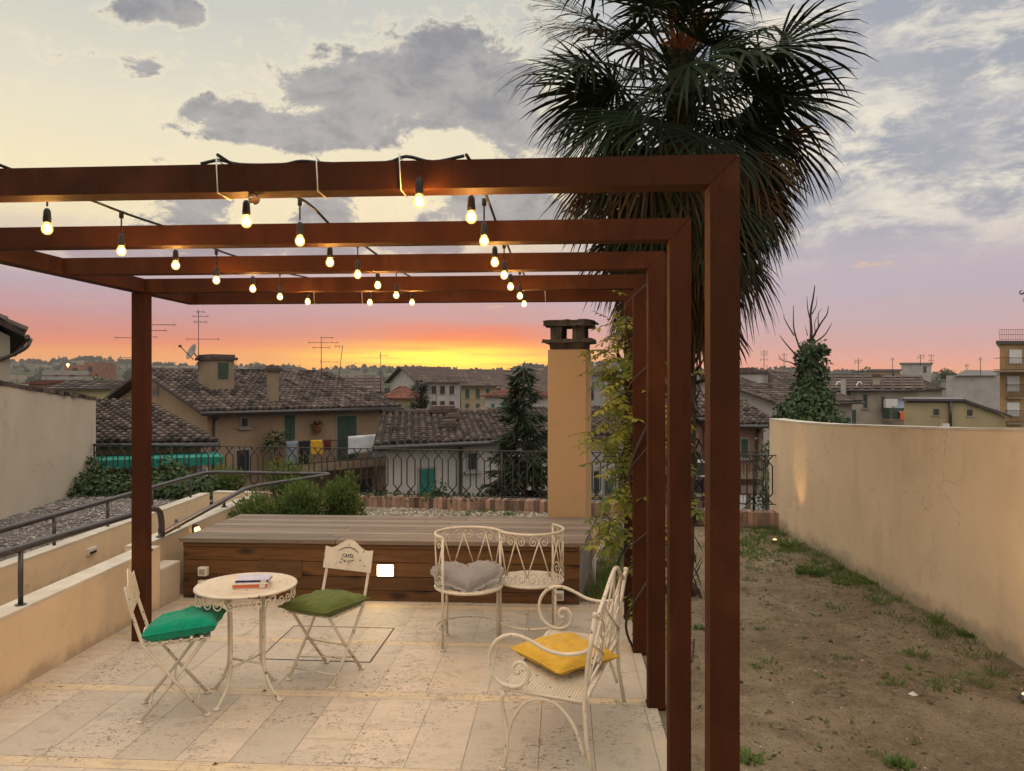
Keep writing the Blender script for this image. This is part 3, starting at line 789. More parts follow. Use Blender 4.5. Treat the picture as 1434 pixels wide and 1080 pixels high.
p = [fl+ins+dd*.02, fr+ins, br_-dd*.02, bl+dd*.02]
bb.hexa([v for v in p]+[v+Vector((0, 0, .532)) for v in p]); bb.build('core', M['concrete'], r, True)
def on_front(px, py0, py1, px1=None):
    k = (px-CX)/F; t = (k*fl.y-fl.x)/(dd.x-k*dd.y); p = fl+dd*t
    z0 = H-(py1-CY)/F*p.y; z1 = H-(py0-CY)/F*p.y
    return p, z0, z1
mF = Matrix((dd, -dn, Vector((0, 0, 1)))).transposed()
p, z0, z1 = on_front(392, 784, 810)
bb = MB(); bb.box(p+dn*.004+Vector((0, 0, (z0+z1)/2)), (.425, .008, z1-z0), mF, .42); bb.build('access_panel', M['wood_front'], r, True, bevel=.002)
for lab, (px, a, c_) in (('upper', (287, 793, 805)), ('lower', (287, 812, 823)), ('right', (783, 826, 840))):
    p, z0, z1 = on_front(px, a, c_); zc = (z0+z1)/2; w = .085
    o = None
    bb = MB(); bb.box(p+dn*.03+Vector((0, 0, zc)), (w, .06, .082), mF); o = bb.build('socket_box', M['white_plastic'], r, True, bevel=.006)
    bb = MB(); bb.box(p+dn*.061+Vector((0, 0, zc)), (.052, .006, .05), mF); bb.box(p+dn*.064+dd*.01+Vector((0, 0, zc)), (.016, .006, .016), mF); bb.build('socket_face', M['mortar'], o, True)
p, z0, z1 = on_front(540, 791, 806)
bb = MB(); bb.box(p+dn*.006+Vector((0, 0, (z0+z1)/2)), (.165, .012, .118), mF); o = bb.build('step_light', M['wood_front'], r, True)
bb = MB(); bb.box(p+dn*.0135+Vector((0, 0, (z0+z1)/2)), (.146, .006, .098), mF); bb.build('lit_panel', M['led'], o, True)
# lamp on the ramp wall behind the deck's corner
p = Vector((-3.305, 8.02, .50))
o = thing('spot_lamp', 'small dark spot lamp shining beside the corner of the wooden deck', 'lamp', tuple(p), R(-20))
bb = MB(); bb.box((-.0, -.015, .0), (.05, .06, .11)); bb.build('housing', M['dark_plastic'], o, bevel=.005)
bb = MB(); bb.box((.045, -.012, -.0), (.045, .05, .06), Matrix.Rotation(R(-25), 3, 'Y')); bb.build('lens', M['spot_glow'], o, bevel=.01)
# pale rods lying from the deck corner into the grass
for k, (x0, x1) in enumerate((((861, 724), (830, 786)), ((864, 725), (833, 787)))):
    a, c = P(x0[0], x0[1], 8.0), P(x1[0], x1[1], 6.95)
    a = G(x0[0], x0[1]-1, .25); c = G(x1[0], x1[1], .25)
    bb = MB(); bb.tube([a, c], .008, 6)
    bb.tube([(a.x, a.y, 0), a], .008, 6); bb.tube([(c.x, c.y, 0), c], .008, 6)
    tag(bb.build('low_rod', M['rod']), 'thin pale metal rod on short pegs beside the deck, ' + ('the one against the deck' if k == 0 else 'the one on the grass side'), 'rod')

# ---- pergola
O0 = Vector((.817, 2.76, 0)); PL = -PU; WID = 3.985; T = .105; ZT = 2.83
r = thing('pergola', 'rusted square steel tube pergola frame over the patio', 'pergola', tuple(O0+PL*2+PV*2))
ds = [0, 1.05, 2.0, 2.98, 3.8]
for k, d in enumerate(ds):
    o = O0+PV*d; fr_ = o+PV*T
    q = [o+PL*T, o, fr_, fr_+PL*T]
    bb = MB()                                             # post mitred into the beam
    top = [(q[0], ZT-T), (q[1], ZT), (q[2], ZT), (q[3], ZT-T)]
    bb.hexa([v+Vector((0, 0, -.02)) for v in q]+[v+Vector((0, 0, z)) for v, z in top])
    bb.build('post', M['corten'], r, True)
    if k != 0:
        bb = MB(); c = o+PV*T/2+PL*T/2; bb.box(c+Vector((0, 0, .009)), (T+.012, T+.012, .006), Matrix((PU, PV, Vector((0, 0, 1)))).transposed()); bb.build('base_plate', M['corten'], r, True)
    a0 = o; wl = WID-T*(0 if k != 4 else 1)+(.0)
    e = a0+PL*(WID-T-.002); f = fr_+PL*(WID-T-.002)
    bb = MB()
    g_ = .002
    bb.hexa([o+PL*(T+g_)+Vector((0, 0, ZT-T)), fr_+PL*(T+g_)+Vector((0, 0, ZT-T)), f+Vector((0, 0, ZT-T)), e+Vector((0, 0, ZT-T)),
             o+PL*g_*1.5+Vector((0, 0, ZT)), fr_+PL*g_*1.5+Vector((0, 0, ZT)), f+Vector((0, 0, ZT)), e+Vector((0, 0, ZT))])
    bb.build('beam', M['corten'], r, True)
a = O0+PL*(WID-T/2)+Vector((0, 0, ZT-T/2))
bb = MB(); bb.bar(a, a+PV*(ds[4]+T), T, T); bb.build('side_beam', M['corten'], r, True)
for d in (ds[0], ds[3]):
    c = O0+PL*(WID-T/2)+PV*(d+T/2)
    bb = MB(); bb.box(c+Vector((0, 0, (ZT-T-.021)/2-.001)), (T, T, ZT-T+.018), Matrix((PU, PV, Vector((0, 0, 1)))).transposed()); bb.build('post', M['corten'], r, True)

# ---- string lights: black cable over the beams, sockets hanging from it, a bulb in each
def bulb_string(label, cable, bulbs, unlit=()):
    o = thing('string_lights', label, 'string lights', tuple(cable[0]), group='strings of warm bulbs on the pergola')
    bb = MB(); bb.tube(spline(cable, 4), .0065, 6)
    bb.build('cable', M['cable'], o, True)
    for i, (c, drop) in enumerate(bulbs+list(unlit)):
        c = Vector(c); lit = i < len(bulbs)
        bb = MB()
        zt = c.z+.055
        bb.lathe([(.0, .05), (.008, .048), (.0135, .038), (.015, .018), (.0165, .0), (.015, -.012), (.0, -.012)], c+Vector((0, 0, .038)), 12)
        bb.tube([c+Vector((0, 0, .095)), c+Vector((0, .0, drop))], .004, 5)
        bb.tube([c+Vector((0, 0, drop-.02)), c+Vector((0, 0, drop+.012))], .011, 6)
        s_ = bb.build('socket', M['cable'], o, True)
        bb = MB()
        prof = [(.0, -.0235), (.009, -.022), (.0165, -.0165), (.021, -.008), (.0222, .0), (.021, .009), (.016, .018), (.0125, .026), (.0115, .03)]
        bb.lathe(prof, c, 14); g_ = bb.build('bulb', M['bulb_glass'] if lit else M['clear_glass'], s_, True)
        if lit:
            bb = MB(); bb.lathe([(.0, -.014), (.009, -.011), (.013, 0), (.010, .012), (.0, .018)], c, 10); bb.build('filament', M['bulb_core'], s_, True)
    return o
ZB = 2.652
def at(px, py, z=ZB):
    Y = (z-H)*F/(CY-py); return (XY(px, Y), Y, z)
ZC = ZT+.007
Rb = [at(*q) for q in ((660, 305), (678, 338), (693, 368), (706, 386), (715, 402), (728, 415), (734, 426))]
Mb = [at(*q) for q in ((345, 311), (420, 338), (462, 368), (501, 385), (529, 400), (555, 414), (577, 424))]
Lb = [at(*q) for q in ((66, 321), (170, 352), (246, 372), (303, 393), (354, 405), (392, 416), (431, 423))]
for lab, bl_ in (('right', Rb), ('middle', Mb), ('left', Lb)):
    a = Vector(bl_[0]); z = Vector(bl_[-1]); d = (z-a).normalized()
    cab = [Vector((p[0]+.02, p[1]+.03, ZC)) for p in bl_]
    cab = [Vector((cab[0].x-d.x*.35, 2.80, ZC+.002))]+cab+[Vector((cab[-1].x, 6.62, ZC))]
    bulb_string('%s string of seven warm bulbs, of the three running back over the beams' % lab, cab, [(p, ZC-ZB-.004) for p in bl_])
row1 = [O0+PL*u+PV*v+Vector((0, 0, ZT+h)) for u, v, h in ((2.0, .02, .008), (1.94, .05, .03), (1.86, .05, .012), (1.7, .05, .008), (1.62, .05, .02), (1.5, .05, .008), (1.3, .05, .008), (1.22, .05, .03), (1.12, .05, .008), (1.0, .04, .025))]
c1 = O0+PL*1.155+PV*(-.035)
bulb_string('black cable on the front beam with one lit and one unlit bulb', row1, [((c1.x, c1.y, 2.668), .075)], [((XY(356, 2.93), 2.93, 2.712), .06)])
e5 = O0+PV*(ds[4]+.05)
row5 = [e5+PL*u+Vector((0, 0, ZT+.01)) for u in (2.75, 2.4, 2.15, 1.9, 1.6, 1.2, .9, .35)]
b5 = at(518, 424)
bulb_string('black cable tied along the rearmost beam with a single bulb below', row5, [(b5, ZC-ZB-.004)])
for i, (d, u) in enumerate([(0, .817-XY(x, 2.78)) for x in (287, 435, 556)]+[(3.8, 1.07-XY(x, 6.56)) for x in (432, 502, 575, 764)]):
    w = T/2+.004; c = O0+PL*u+PV*(d+T/2)+Vector((0, 0, ZT-T/2+.006))
    bb = MB(); ring = [c+PV*(sx*w)+Vector((0, 0, sz*(w+.006)))+PL*(.003*sz) for sx, sz in ((-1, -1), (1, -1), (1, 1), (-1, 1))]
    for j in range(4): bb.tube([ring[j], ring[(j+1) % 4]], .0024, 5)
    bb.tube([ring[3], ring[3]+Vector((0, 0, .012))+PV*.01], .002, 5)
    tag(bb.build('cable_tie', M['tie']), 'white cable tie round the %s beam, %s' % (('front', ('left of the unlit bulb', 'between the middle string and the front bulb', 'just left of the front bulb')[i]) if d == 0 else ('rearmost', ('by the end of the left string', 'left of the lone rear bulb', 'by the end of the middle string', 'right of the right string')[i-3])), 'cable tie', 'cable ties on the beams')
# ------------------------------------------------------------------ furniture
def spiral(c, r0, r1, a0, a1, n=22):
    return [(c[0]+(r0+(r1-r0)*i/n)*math.cos(a0+(a1-a0)*i/n), c[1]+(r0+(r1-r0)*i/n)*math.sin(a0+(a1-a0)*i/n)) for i in range(n+1)]
def arc(c, r, a0, a1, n=16): return spiral(c, r, r, a0, a1, n)
IR = M['cream_iron']
def flatbar(b, pts, w, h, up):
    for a, c in zip(pts, pts[1:]): b.bar(a, c, w, h, up)

def bistro_chair(label, loc, rz, back='folded', cafes=False):
    """folding chair facing local +x"""
    r = thing('bistro_chair', label, 'chair', loc, rz, 'folding garden chairs at the round table')
    wy, wi = .180, .150
    for s in (-1, 1):
        b = MB(); b.tube([(-.258, s*wy, .815), (-.225, s*wy, .66), (-.165, s*wy, .46), (.01, s*wy, .225), (.185, s*wy, .006)], .0105, 8)
        b.tube([(.185, s*wy, 0), (.187, s*wy, .014)], .02, 10)
        b.build('back_leg_bar', IR, r)
    for s in (-1, 1):
        b = MB(); b.tube([(.175, s*wi, .455), (.0, s*wi, .225), (-.185, s*wi, .006)], .0105, 8)
        b.tube([(-.185, s*wi, 0), (-.187, s*wi, .014)], .02, 10)
        b.build('leg', IR, r)
    b = MB()
    b.tube([(.135, -wy, .07), (.135, wy, .07)], .006, 6); b.tube([(-.135, -wi, .07), (-.135, wi, .07)], .006, 6)
    b.tube([(.0, -wy, .225), (.0, wy, .225)], .006, 6); b.tube([(.09, -wy, .13), (-.09, wi, .115)], .005, 6)
    b.build('stretcher', IR, r)
    b = MB()
    for i in range(7):
        x = -.165+i*.058; b.box((x, 0, .468), (.042, .355, .012))
    for s in (-1, 1): b.box((.0, s*.155, .456), (.37, .022, .012))
    b.build('seat', IR, r, bevel=.003)
    # sheet back panel with a raised middle, standing in the plane of the bars
    up = Vector((-.05, 0, .22)).normalized(); o = Vector((-.2285, 0, .672)); n = 22; tk = Vector((.012, 0, .003))
    top = []
    for i in range(n+1):
        y = -.205+.41*i/n; h = .158+.058*math.exp(-(y/.085)**2)-.012*math.exp(-((abs(y)-.15)/.05)**2)
        top.append(o+up*h+Vector((0, y, 0)))
    poly = [o+Vector((0, -.205, 0))]+top+[o+Vector((0, .205, 0))]
    b = MB(); b.prism([p+Vector((.009, 0, .002)) for p in poly], tk*.45); back_ = b.build('back_panel', IR, r)
    if cafes:
        front = Vector((.009, 0, .002))+tk*.45
        fx = up.cross(Vector((0, 1, 0))).normalized(); fx = fx if fx.x > 0 else -fx
        def pt(y, h): return o+front+up*h+Vector((0, y, 0))+fx*.0012
        # lettering CAFES with an accent, read from the front (+x): text runs towards +y
        cu = bpy.data.curves.new('lettering', 'FONT'); cu.body = 'CAF\u00c9S'; cu.size = .034; cu.align_x = 'CENTER'; cu.space_character = 1.05; cu.offset = .0007; cu.resolution_u = 3
        to = bpy.data.objects.new('lettering', cu); COL.objects.link(to)
        bpy.context.view_layer.update()
        me = to.evaluated_get(bpy.context.evaluated_depsgraph_get()).to_mesh()
        b = MB(); b.faces([pt(v.co.x, .088+v.co.y) for v in me.vertices], [tuple(p.vertices) for p in me.polygons])
        to.to_mesh_clear(); bpy.data.objects.remove(to)
        b.build('lettering', M['black_print'], back_)
        b = MB(); rn = random.Random(9)
        def dash(y, h, a, l, w):
            d = Vector((math.cos(a), math.sin(a))); q = Vector((-d.y, d.x))
            c = Vector((y, h)); pts_ = [c-d*l/2, c+q*w/2, c+d*l/2, c-q*w/2]
            b.face([pt(p.x, p.y) for p in pts_])
        for i in range(34):                                  # garland above the word
            t = -1+2*i/33; y = t*.082; h = .158-.026*t*t
            dash(y, h+rn.uniform(-.004, .004), rn.uniform(0, 3.1), rn.uniform(.009, .017), rn.uniform(.004, .007))
            if i % 3 == 0: dash(y*.62, h+.014*(1-abs(t)), rn.uniform(0, 3.1), .007, .0025)
        dash(0, .181, .4, .011, .009)
        for i in range(24): dash(-.052+.104*i/23, .130, 0, .0034, .0015)
        for i in range(40):                                  # spray of leaves below
            t = rn.uniform(-1, 1); y = t*.055; h = .070-.022*(1-t*t)*rn.random()+.007*t*t
            dash(y, h, rn.uniform(0, 3.1), rn.uniform(.007, .015), rn.uniform(.003, .006))
        dash(0, .038, .1, .014, .005)
        b.build('garland', M['black_print'], back_)
    return r
bistro_chair('cream folding metal chair with an emerald cushion, nearest the left wall', (-2.08, 4.755, .006), R(21))
bistro_chair('cream folding metal chair with printed back panel and a moss green cushion', (-1.272, 5.305, .006), R(-114), cafes=True)

def pillow(name, label, mt, w, d, h, m, seed, pinch=.10, corner=.25, quilt=False):
    """stuffed square cushion placed with the matrix m"""
    b = MB(); n = 26; vs = []; fs = []
    for side in (1, -1):
        for i in range(n+1):
            for j in range(n+1):
                u, v = -1+2*i/n, -1+2*j/n
                k = max(0, (1-u**4)*(1-v**4))**.5
                x = u*w/2*(1-pinch*(1-u*u*0)*(1-v*v)**1*abs(u)); y = v*d/2*(1-pinch*(1-u*u)*abs(v))
                z = side*h/2*k
                nz = .06*h*mnoise.noise((u*2.2+seed, v*2.2, side))+.05*h*mnoise.noise((u*5+seed, v*5, side*3))
                fold = abs(mnoise.noise((u*1.6+v*1.1+seed*2, v*1.4-u*.7, 7.3)))
                z += side*(nz*2.0+.10*h*max(0, .16-fold)/-.16)*k
                if quilt and side > 0: z -= .055*h*(max(0, math.sin(u*5.5+v*2+math.sin(v*4)*1.2))**14)*k
                vs.append(m @ Vector((x, y, z)))
    N = (n+1)*(n+1)
    for s in (0, 1):
        for i in range(n):
            for j in range(n):
                a = s*N+i*(n+1)+j; q = (a, a+n+1, a+n+2, a+1); fs.append(q if s == 0 else q[::-1])
    b.faces(vs, fs, .5, True)
    rim = [(-1+2*k/n, -1) for k in range(n)]+[(1, -1+2*k/n) for k in range(n)]+[(1-2*k/n, 1) for k in range(n)]+[(-1, 1-2*k/n) for k in range(n)]
    pr = [m @ Vector((u*w/2*(1-pinch*(1-v*v)*abs(u)), v*d/2*(1-pinch*(1-u*u)*abs(v)), 0)) for u, v in rim]
    b.tube(pr, .006, 6, closed=True)
    o = b.build(name, mt); return tag(o, label, 'cushion')
TR = lambda x, y, z: Matrix.Translation((x, y, z))
RZ = lambda a: Matrix.Rotation(R(a), 4, 'Z'); RX = lambda a: Matrix.Rotation(R(a), 4, 'X'); RY = lambda a: Matrix.Rotation(R(a), 4, 'Y')
pillow('seat_cushion', 'emerald green cushion lying on the left folding chair', M['emerald'], .43, .41, .135, TR(-2.022, 4.765, .53) @ RZ(12) @ RX(-4) @ RY(-6), 1.0, .06)
pillow('seat_cushion', 'moss green quilted cushion lying cornerwise on the printed chair', M['moss'], .43, .42, .105, TR(-1.272, 5.23, .528) @ RZ(59) @ RX(-2), 4.0, .05, quilt=True)

# ---- round table
tc_ = Vector((-1.715, 4.97, .006))
r = thing('garden_table', 'round cream iron table with scrollwork skirt and splayed legs', 'table', tuple(tc_), R(-22))
b = MB(); rt = .318; zt = .712
b.lathe([(0, zt), (rt-.035, zt), (rt-.030, zt+.003), (rt-.022, zt), (rt-.006, zt+.001), (rt, zt-.004), (rt, zt-.012), (rt-.01, zt-.014), (0, zt-.012)], (0, 0, 0), 64); b.build('tabletop', IR, r)
b = MB()
def cyl(a, z, rr=.303): return Vector((rr*math.cos(a), rr*math.sin(a), z))
nb_ = 12
for i in range(nb_):
    a0 = 2*math.pi*i/nb_; w = 2*math.pi/nb_*.302
    for s in (-1, 1):
        pl = [(s*.0, .0)]+[(s*x, y) for x, y in [(.018, -.002), (.044, -.012), (.056, -.034), (.044, -.056), (.024, -.058), (.012, -.042), (.018, -.026), (.032, -.026), (.036, -.038), (.028, -.045)]]
        pl = [(s*w/2*.98, .0), (s*w*.48, -.03), (s*w*.36, -.066), (s*w*.2, -.072), (s*w*.085, -.055), (s*w*.10, -.034), (s*w*.2, -.026), (s*w*.28, -.036), (s*w*.25, -.05), (s*w*.18, -.048)]
        b.tube(spline([cyl(a0+x/.302, zt-.014+y) for x, y in pl], 4), .0042, 5)
b.build('scroll_skirt', IR, r)
for k in range(4):
    a = math.pi/2*k; c, s = math.cos(a), math.sin(a)
    prof = [(.27, .695), (.20, .655), (.155, .60), (.142, .54), (.14, .40), (.14, .24), (.15, .17), (.185, .09), (.235, .03), (.265, .006)]
    b = MB(); b.tube(spline([(x*c, x*s, z) for x, z in prof], 4), .011, 8); b.tube([(.265*c, .265*s, 0), (.265*c, .265*s, .014)], .02, 10)
    b.tube([(.142*c, .142*s, .56), (.142*c, .142*s, .70)], .008, 6)
    b.build('leg', IR, r)
b = MB()
for k in range(2):
    a = math.pi/2*k; c, s = math.cos(a)*.14, math.sin(a)*.14; b.tube([(c, s, .215+k*.002), (-c, -s, .215+k*.002)], .008, 6)
ring = [(.142*math.cos(2*math.pi*i/24), .142*math.sin(2*math.pi*i/24), .60) for i in range(24)]; b.tube([ring[0], ring[6], ring[12], ring[18]], .006, 6, closed=True)
b.build('stretcher', IR, r)
def book(name, label, cmat, smat, c, rz, w, d, h, seed):
    o = thing(name, label, 'book', tuple(c), rz)
    b = MB(); b.box((0, 0, h-.002), (w, d, .004)); b.box((0, 0, .002), (w, d, .004)); b.build('cover', cmat, o)
    b = MB(); b.box((0, -d/2+.004, h/2), (w*.985, .008, h-.0082)); sp = b.build('spine', smat, o)
    b = MB(); b.box((w*.35, -d/2-.0008, h/2), (w*.16, .002, h*.7)); b.build('spine_label', M['paper'], sp)
    b = MB(); b.box((0, .004, h/2), (w-.014, d-.012, h-.0085)); b.build('pages', M['paper'], o)
book('book', 'thick book with orange spine lying under another on the round table', M['paper'], M['book_orange'], (-1.662, 4.925, .7195), R(8), .215, .15, .03, 1)
book('book', 'pale bluish paperback with dark spine on top of the orange book', M['book_white'], M['book_navy'], (-1.655, 4.945, .750), R(6), .205, .145, .02, 2)

# ---- S-shaped tete-a-tete seat
cl = Vector((-.335, 5.96)); dr = Vector((.936, .352)); rr = .26; cr = cl+dr*rr*2
base = math.atan2(dr.y, dr.x); span = R(204)
r = thing('conversation_seat', 'cream wrought iron S-shaped double seat in front of the deck', 'bench', (-.09, 6.05, .006))
MW[r.name] = Matrix.Translation((-.09, 6.05, .006))
La = rr*span
def scv(s, z):
    """point at arc length s along the S, height z"""
    if s <= La: a = base+span-s/rr; c = cl
    else: a = base+math.pi+(s-La)/rr; c = cr
    return Vector((c.x+rr*math.cos(a), c.y+rr*math.sin(a), z+.006))
tot = 2*La
b = MB(); b.tube([scv(tot*i/70, .85) for i in range(71)], .0115, 8); b.build('back_rail', IR, r, True)
b = MB(); b.tube([scv(tot*i/70, .13) for i in range(71)], .0095, 8); b.build('foot_rail', IR, r, True)
for s in (0.0, La, tot):
    b = MB(); p, q = scv(s, 0), scv(s, .85); b.tube([p, q], .0105, 8); b.tube([p, p+Vector((0, 0, .014))], .02, 10)
    if s == La: p2 = p+Vector((-.022, -.012, 0)); b.tube([p2, p2+Vector((0, 0, .46))], .0095, 8); b.tube([p2, p2+Vector((0, 0, .014))], .018, 10)
    b.build('leg', IR, r, True)
for c, a in ((cl, R(135)), (cr, R(-45))):
    b = MB(); p = Vector((c.x+rr*math.cos(a), c.y+rr*math.sin(a), .006)); b.tube([p, p+Vector((0, 0, .45))], .0105, 8); b.tube([p, p+Vector((0, 0, .014))], .02, 10); b.build('leg', IR, r, True)
for c in (cl, cr):
    b = MB(); ring = [(c.x+(rr-.004)*math.cos(2*math.pi*i/40), c.y+(rr-.004)*math.sin(2*math.pi*i/40), .452) for i in range(40)]; b.tube(ring, .0115, 8, closed=True)
    ring = [(c.x+(rr-.03)*math.cos(2*math.pi*i/40), c.y+(rr-.03)*math.sin(2*math.pi*i/40), .460) for i in range(40)]; b.tube(ring, .004, 6, closed=True)
    k = 30
    for i in range(k):
        x = -rr+2*rr*(i+.5)/k; h = math.sqrt(max(0, (rr-.012)**2-x*x))
        b.box((c.x+x, c.y, .461), (.0105, 2*h, .004)); b.box((c.x, c.y+x, .4575), (2*h, .0105, .004))
    b.build('seat', IR, r, True)
b = MB(); nb_ = 10; w = tot/nb_
for i in range(nb_):
    s0 = i*w; c = s0+w/2
    b.tube([scv(s0, .80), scv(c, .52)], .0052, 6); b.tube([scv(s0+w, .80), scv(c, .52)], .0052, 6)
    for (so, sg) in ((s0, 1), (s0+w, -1)):
        pl = [(0, .79), (.012, .822), (.040, .836), (.066, .818), (.072, .79), (.056, .768), (.034, .772), (.028, .79), (.040, .802), (.052, .793), (.046, .785)]
        b.tube(spline([scv(so+sg*x, z) for x, z in pl], 4), .0045, 5)
        pl = [(.0, .475), (.006, .515), (.028, .548), (.058, .55), (.078, .525), (.07, .492), (.045, .484), (.03, .503), (.04, .52), (.055, .513)]
        b.tube(spline([scv(so+sg*x, z) for x, z in pl], 4), .0045, 5)
b.build('scroll_back', IR, r, True)
# heart cushion with a ruffle
b = MB(); m = TR(-.335, 5.86, .54) @ RZ(8) @ RX(30)
hp = []
for i in range(96):
    t = 2*math.pi*i/96; x = 16*math.sin(t)**3; y = 13*math.cos(t)-5*math.cos(2*t)-2*math.cos(3*t)-math.cos(4*t)
    hp.append(Vector((x*.0158, (y+2)*.0112)))
rings = 10; vs = []; fs = []
for side in (1, -1):
    for k in range(rings+1):
        q = k/rings
        for i, p in enumerate(hp):
            z = side*.062*math.sqrt(max(0, 1-q**2.4)); cx = Vector((0, .01))
            pp = cx+(p-cx)*q
            z += side*.008*mnoise.noise((pp.x*12, pp.y*12, 1))*(1-q)+side*.007*mnoise.noise((pp.x*30, pp.y*20, 5))*(1-q*q)
            vs.append(m @ Vector((pp.x, pp.y, z)))
nh = len(hp); NN = nh*(rings+1)
for s in (0, 1):
    for k in range(rings):
        for i in range(nh):
            a = s*NN+k*nh+i; c = s*NN+k*nh+(i+1) % nh; q = (a, a+nh, c+nh, c); fs.append(q if s else q[::-1])
b.faces(vs, fs, .5, True)
h_ = b.build('heart_cushion', M['greycloth']); tag(h_, 'grey heart-shaped cushion with a ruffled edge on the S-shaped seat', 'cushion')
MW[h_.name] = Matrix.Translation(h_.location)
b = MB(); vs = []; fs = []; nr = 288
for i in range(nr):
    t = i/nr*nh; a = hp[int(t) % nh].lerp(hp[(int(t)+1) % nh], t-int(t)); n_ = a.normalized()
    wob = math.sin(i*.62+1.5*math.sin(i*.11))
    for k, (d_, z_) in enumerate(((-.01, 0), (.014, .4), (.032, 1.0))):
        vs.append(m @ Vector((a.x+n_.x*d_, a.y+n_.y*d_, z_*wob*.007)))
for i in range(nr):
    for k in range(2): a = i*3+k; c = ((i+1) % nr)*3+k; fs.append((a, a+1, c+1, c))
b.faces(vs, fs, .5, True); b.build('ruffle', M['greycloth'], h_, True)

# ---- two-seat bench with scroll arms
rz = math.atan2(.295, -.955)
r = thing('garden_bench', 'cream wrought iron two-seat bench with scroll arms, a yellow cushion on it', 'bench', (.305, 4.41, .006), rz)
HL = .5
b = MB(); fz, bz = .425, .395
def sz(x): return bz+(fz-bz)*(x+.215)/.43
b.tube([(.215, -HL, fz), (.215, HL, fz), (-.215, HL, bz), (-.215, -HL, bz)], .011, 8, closed=True)
for i in range(27):
    x = -.205+.41*i/26; b.box((x, 0, sz(x)+.004), (.008, 2*HL-.01, .005))
for i in range(58):
    y = -HL+.014+(2*HL-.028)*i/57; b.bar((-.21, y, bz+.0036), (.21, y, fz+.0036), .008, .005)
b.build('seat', IR, r)
for s in (-1, 1):
    y = s*HL
    b = MB(); b.tube(spline([(.20, y, fz-.02), (.222, y, fz-.06), (.212, y, .30), (.192, y, .2), (.196, y, .10), (.215, y, .006)], 4), .0115, 8); b.tube([(.215, y, 0), (.215, y, .014)], .02, 10); b.build('leg', IR, r)
    b = MB(); b.tube([(-.262, y, .006), (-.225, y, .22), (-.215, y, .40), (-.235, y, .62), (-.27, y, .835)], .0115, 8)
    b.tube([(-.262, y, 0), (-.262, y, .014)], .019, 10)
    b.lathe([(0, -.016), (.012, -.012), (.017, 0), (.012, .012), (0, .016)], (-.271, y, .845), 10); b.build('leg', IR, r)
    b = MB(); b.tube(spline([(.193, y, .16), (.16, y, .27), (.09, y, .365), (.0, y, .392), (-.09, y, .362), (-.165, y, .27), (-.215, y, .13)], 5), .0095, 8); b.build('leg_arch', IR, r)
    arm = [(-.238, .665), (-.19, .645), (-.11, .632), (-.02, .645), (.07, .685), (.15, .705), (.225, .685), (.275, .63), (.29, .555), (.265, .485), (.215, .445), (.15, .437), (.095, .465), (.075, .515), (.098, .56), (.135, .565), (.158, .54), (.148, .512), (.125, .515)]
    b = MB(); b.tube(spline([(x, y, z) for x, z in arm], 5), .0105, 8); b.build('arm', IR, r)
b = MB()
def bx_(z): return -.215-.055*max(0, z-.40)/.435
def crest(y):
    t = abs(y)/HL; return .838+.125*(math.cos(math.pi*min(1, t/.82))*.5+.5)-.028*math.exp(-((t-.84)/.10)**2)
pl = [(y, crest(y)) for y in [-HL+2*HL*i/48 for i in range(49)]]
b.tube([(bx_(z), y, z) for y, z in pl], .0115, 8); b.build('crest_rail', IR, r)
b = MB(); B2 = lambda y, z: Vector((bx_(z), y, z))
b.tube([B2(-HL, .47), B2(HL, .47)], .008, 6); b.build('lower_rail', IR, r)
b = MB()
for s in (-1, 1):
    b.tube([B2(s*HL, .47), B2(-s*.30, .845)], .0068, 6); b.tube([B2(s*HL, .70), B2(-s*.02, .47)], .0068, 6)
    b.tube(spline([B2(s*.44, .47), B2(s*.40, .62), B2(s*.28, .745), B2(s*.14, .66), B2(s*.10, .47)], 5), .0065, 6)
    b.tube(spline([B2(s*.16, .47), B2(s*.12, .70), B2(s*.05, .86), B2(0, .955)], 5), .0065, 6)
    b.tube(spline([B2(s*.30, .87), B2(s*.26, .72), B2(s*.16, .62), B2(0, .60)], 5), .006, 6)
    b.tube(spline([B2(s*(.235+x), .56+z) for x, z in spiral((0, 0), .055, .008, math.pi/2, math.pi/2+4.2*math.pi, 24)], 2), .005, 5)
b.tube([B2(0, .47), B2(0, .60)], .006, 6)
b.build('lattice_back', IR, r)
pillow('seat_cushion', 'mustard yellow cushion lying on the two-seat bench', M['yellow'], .44, .44, .11, TR(.297, 4.38, .482) @ RZ(36) @ RX(2), 9.0, .06)
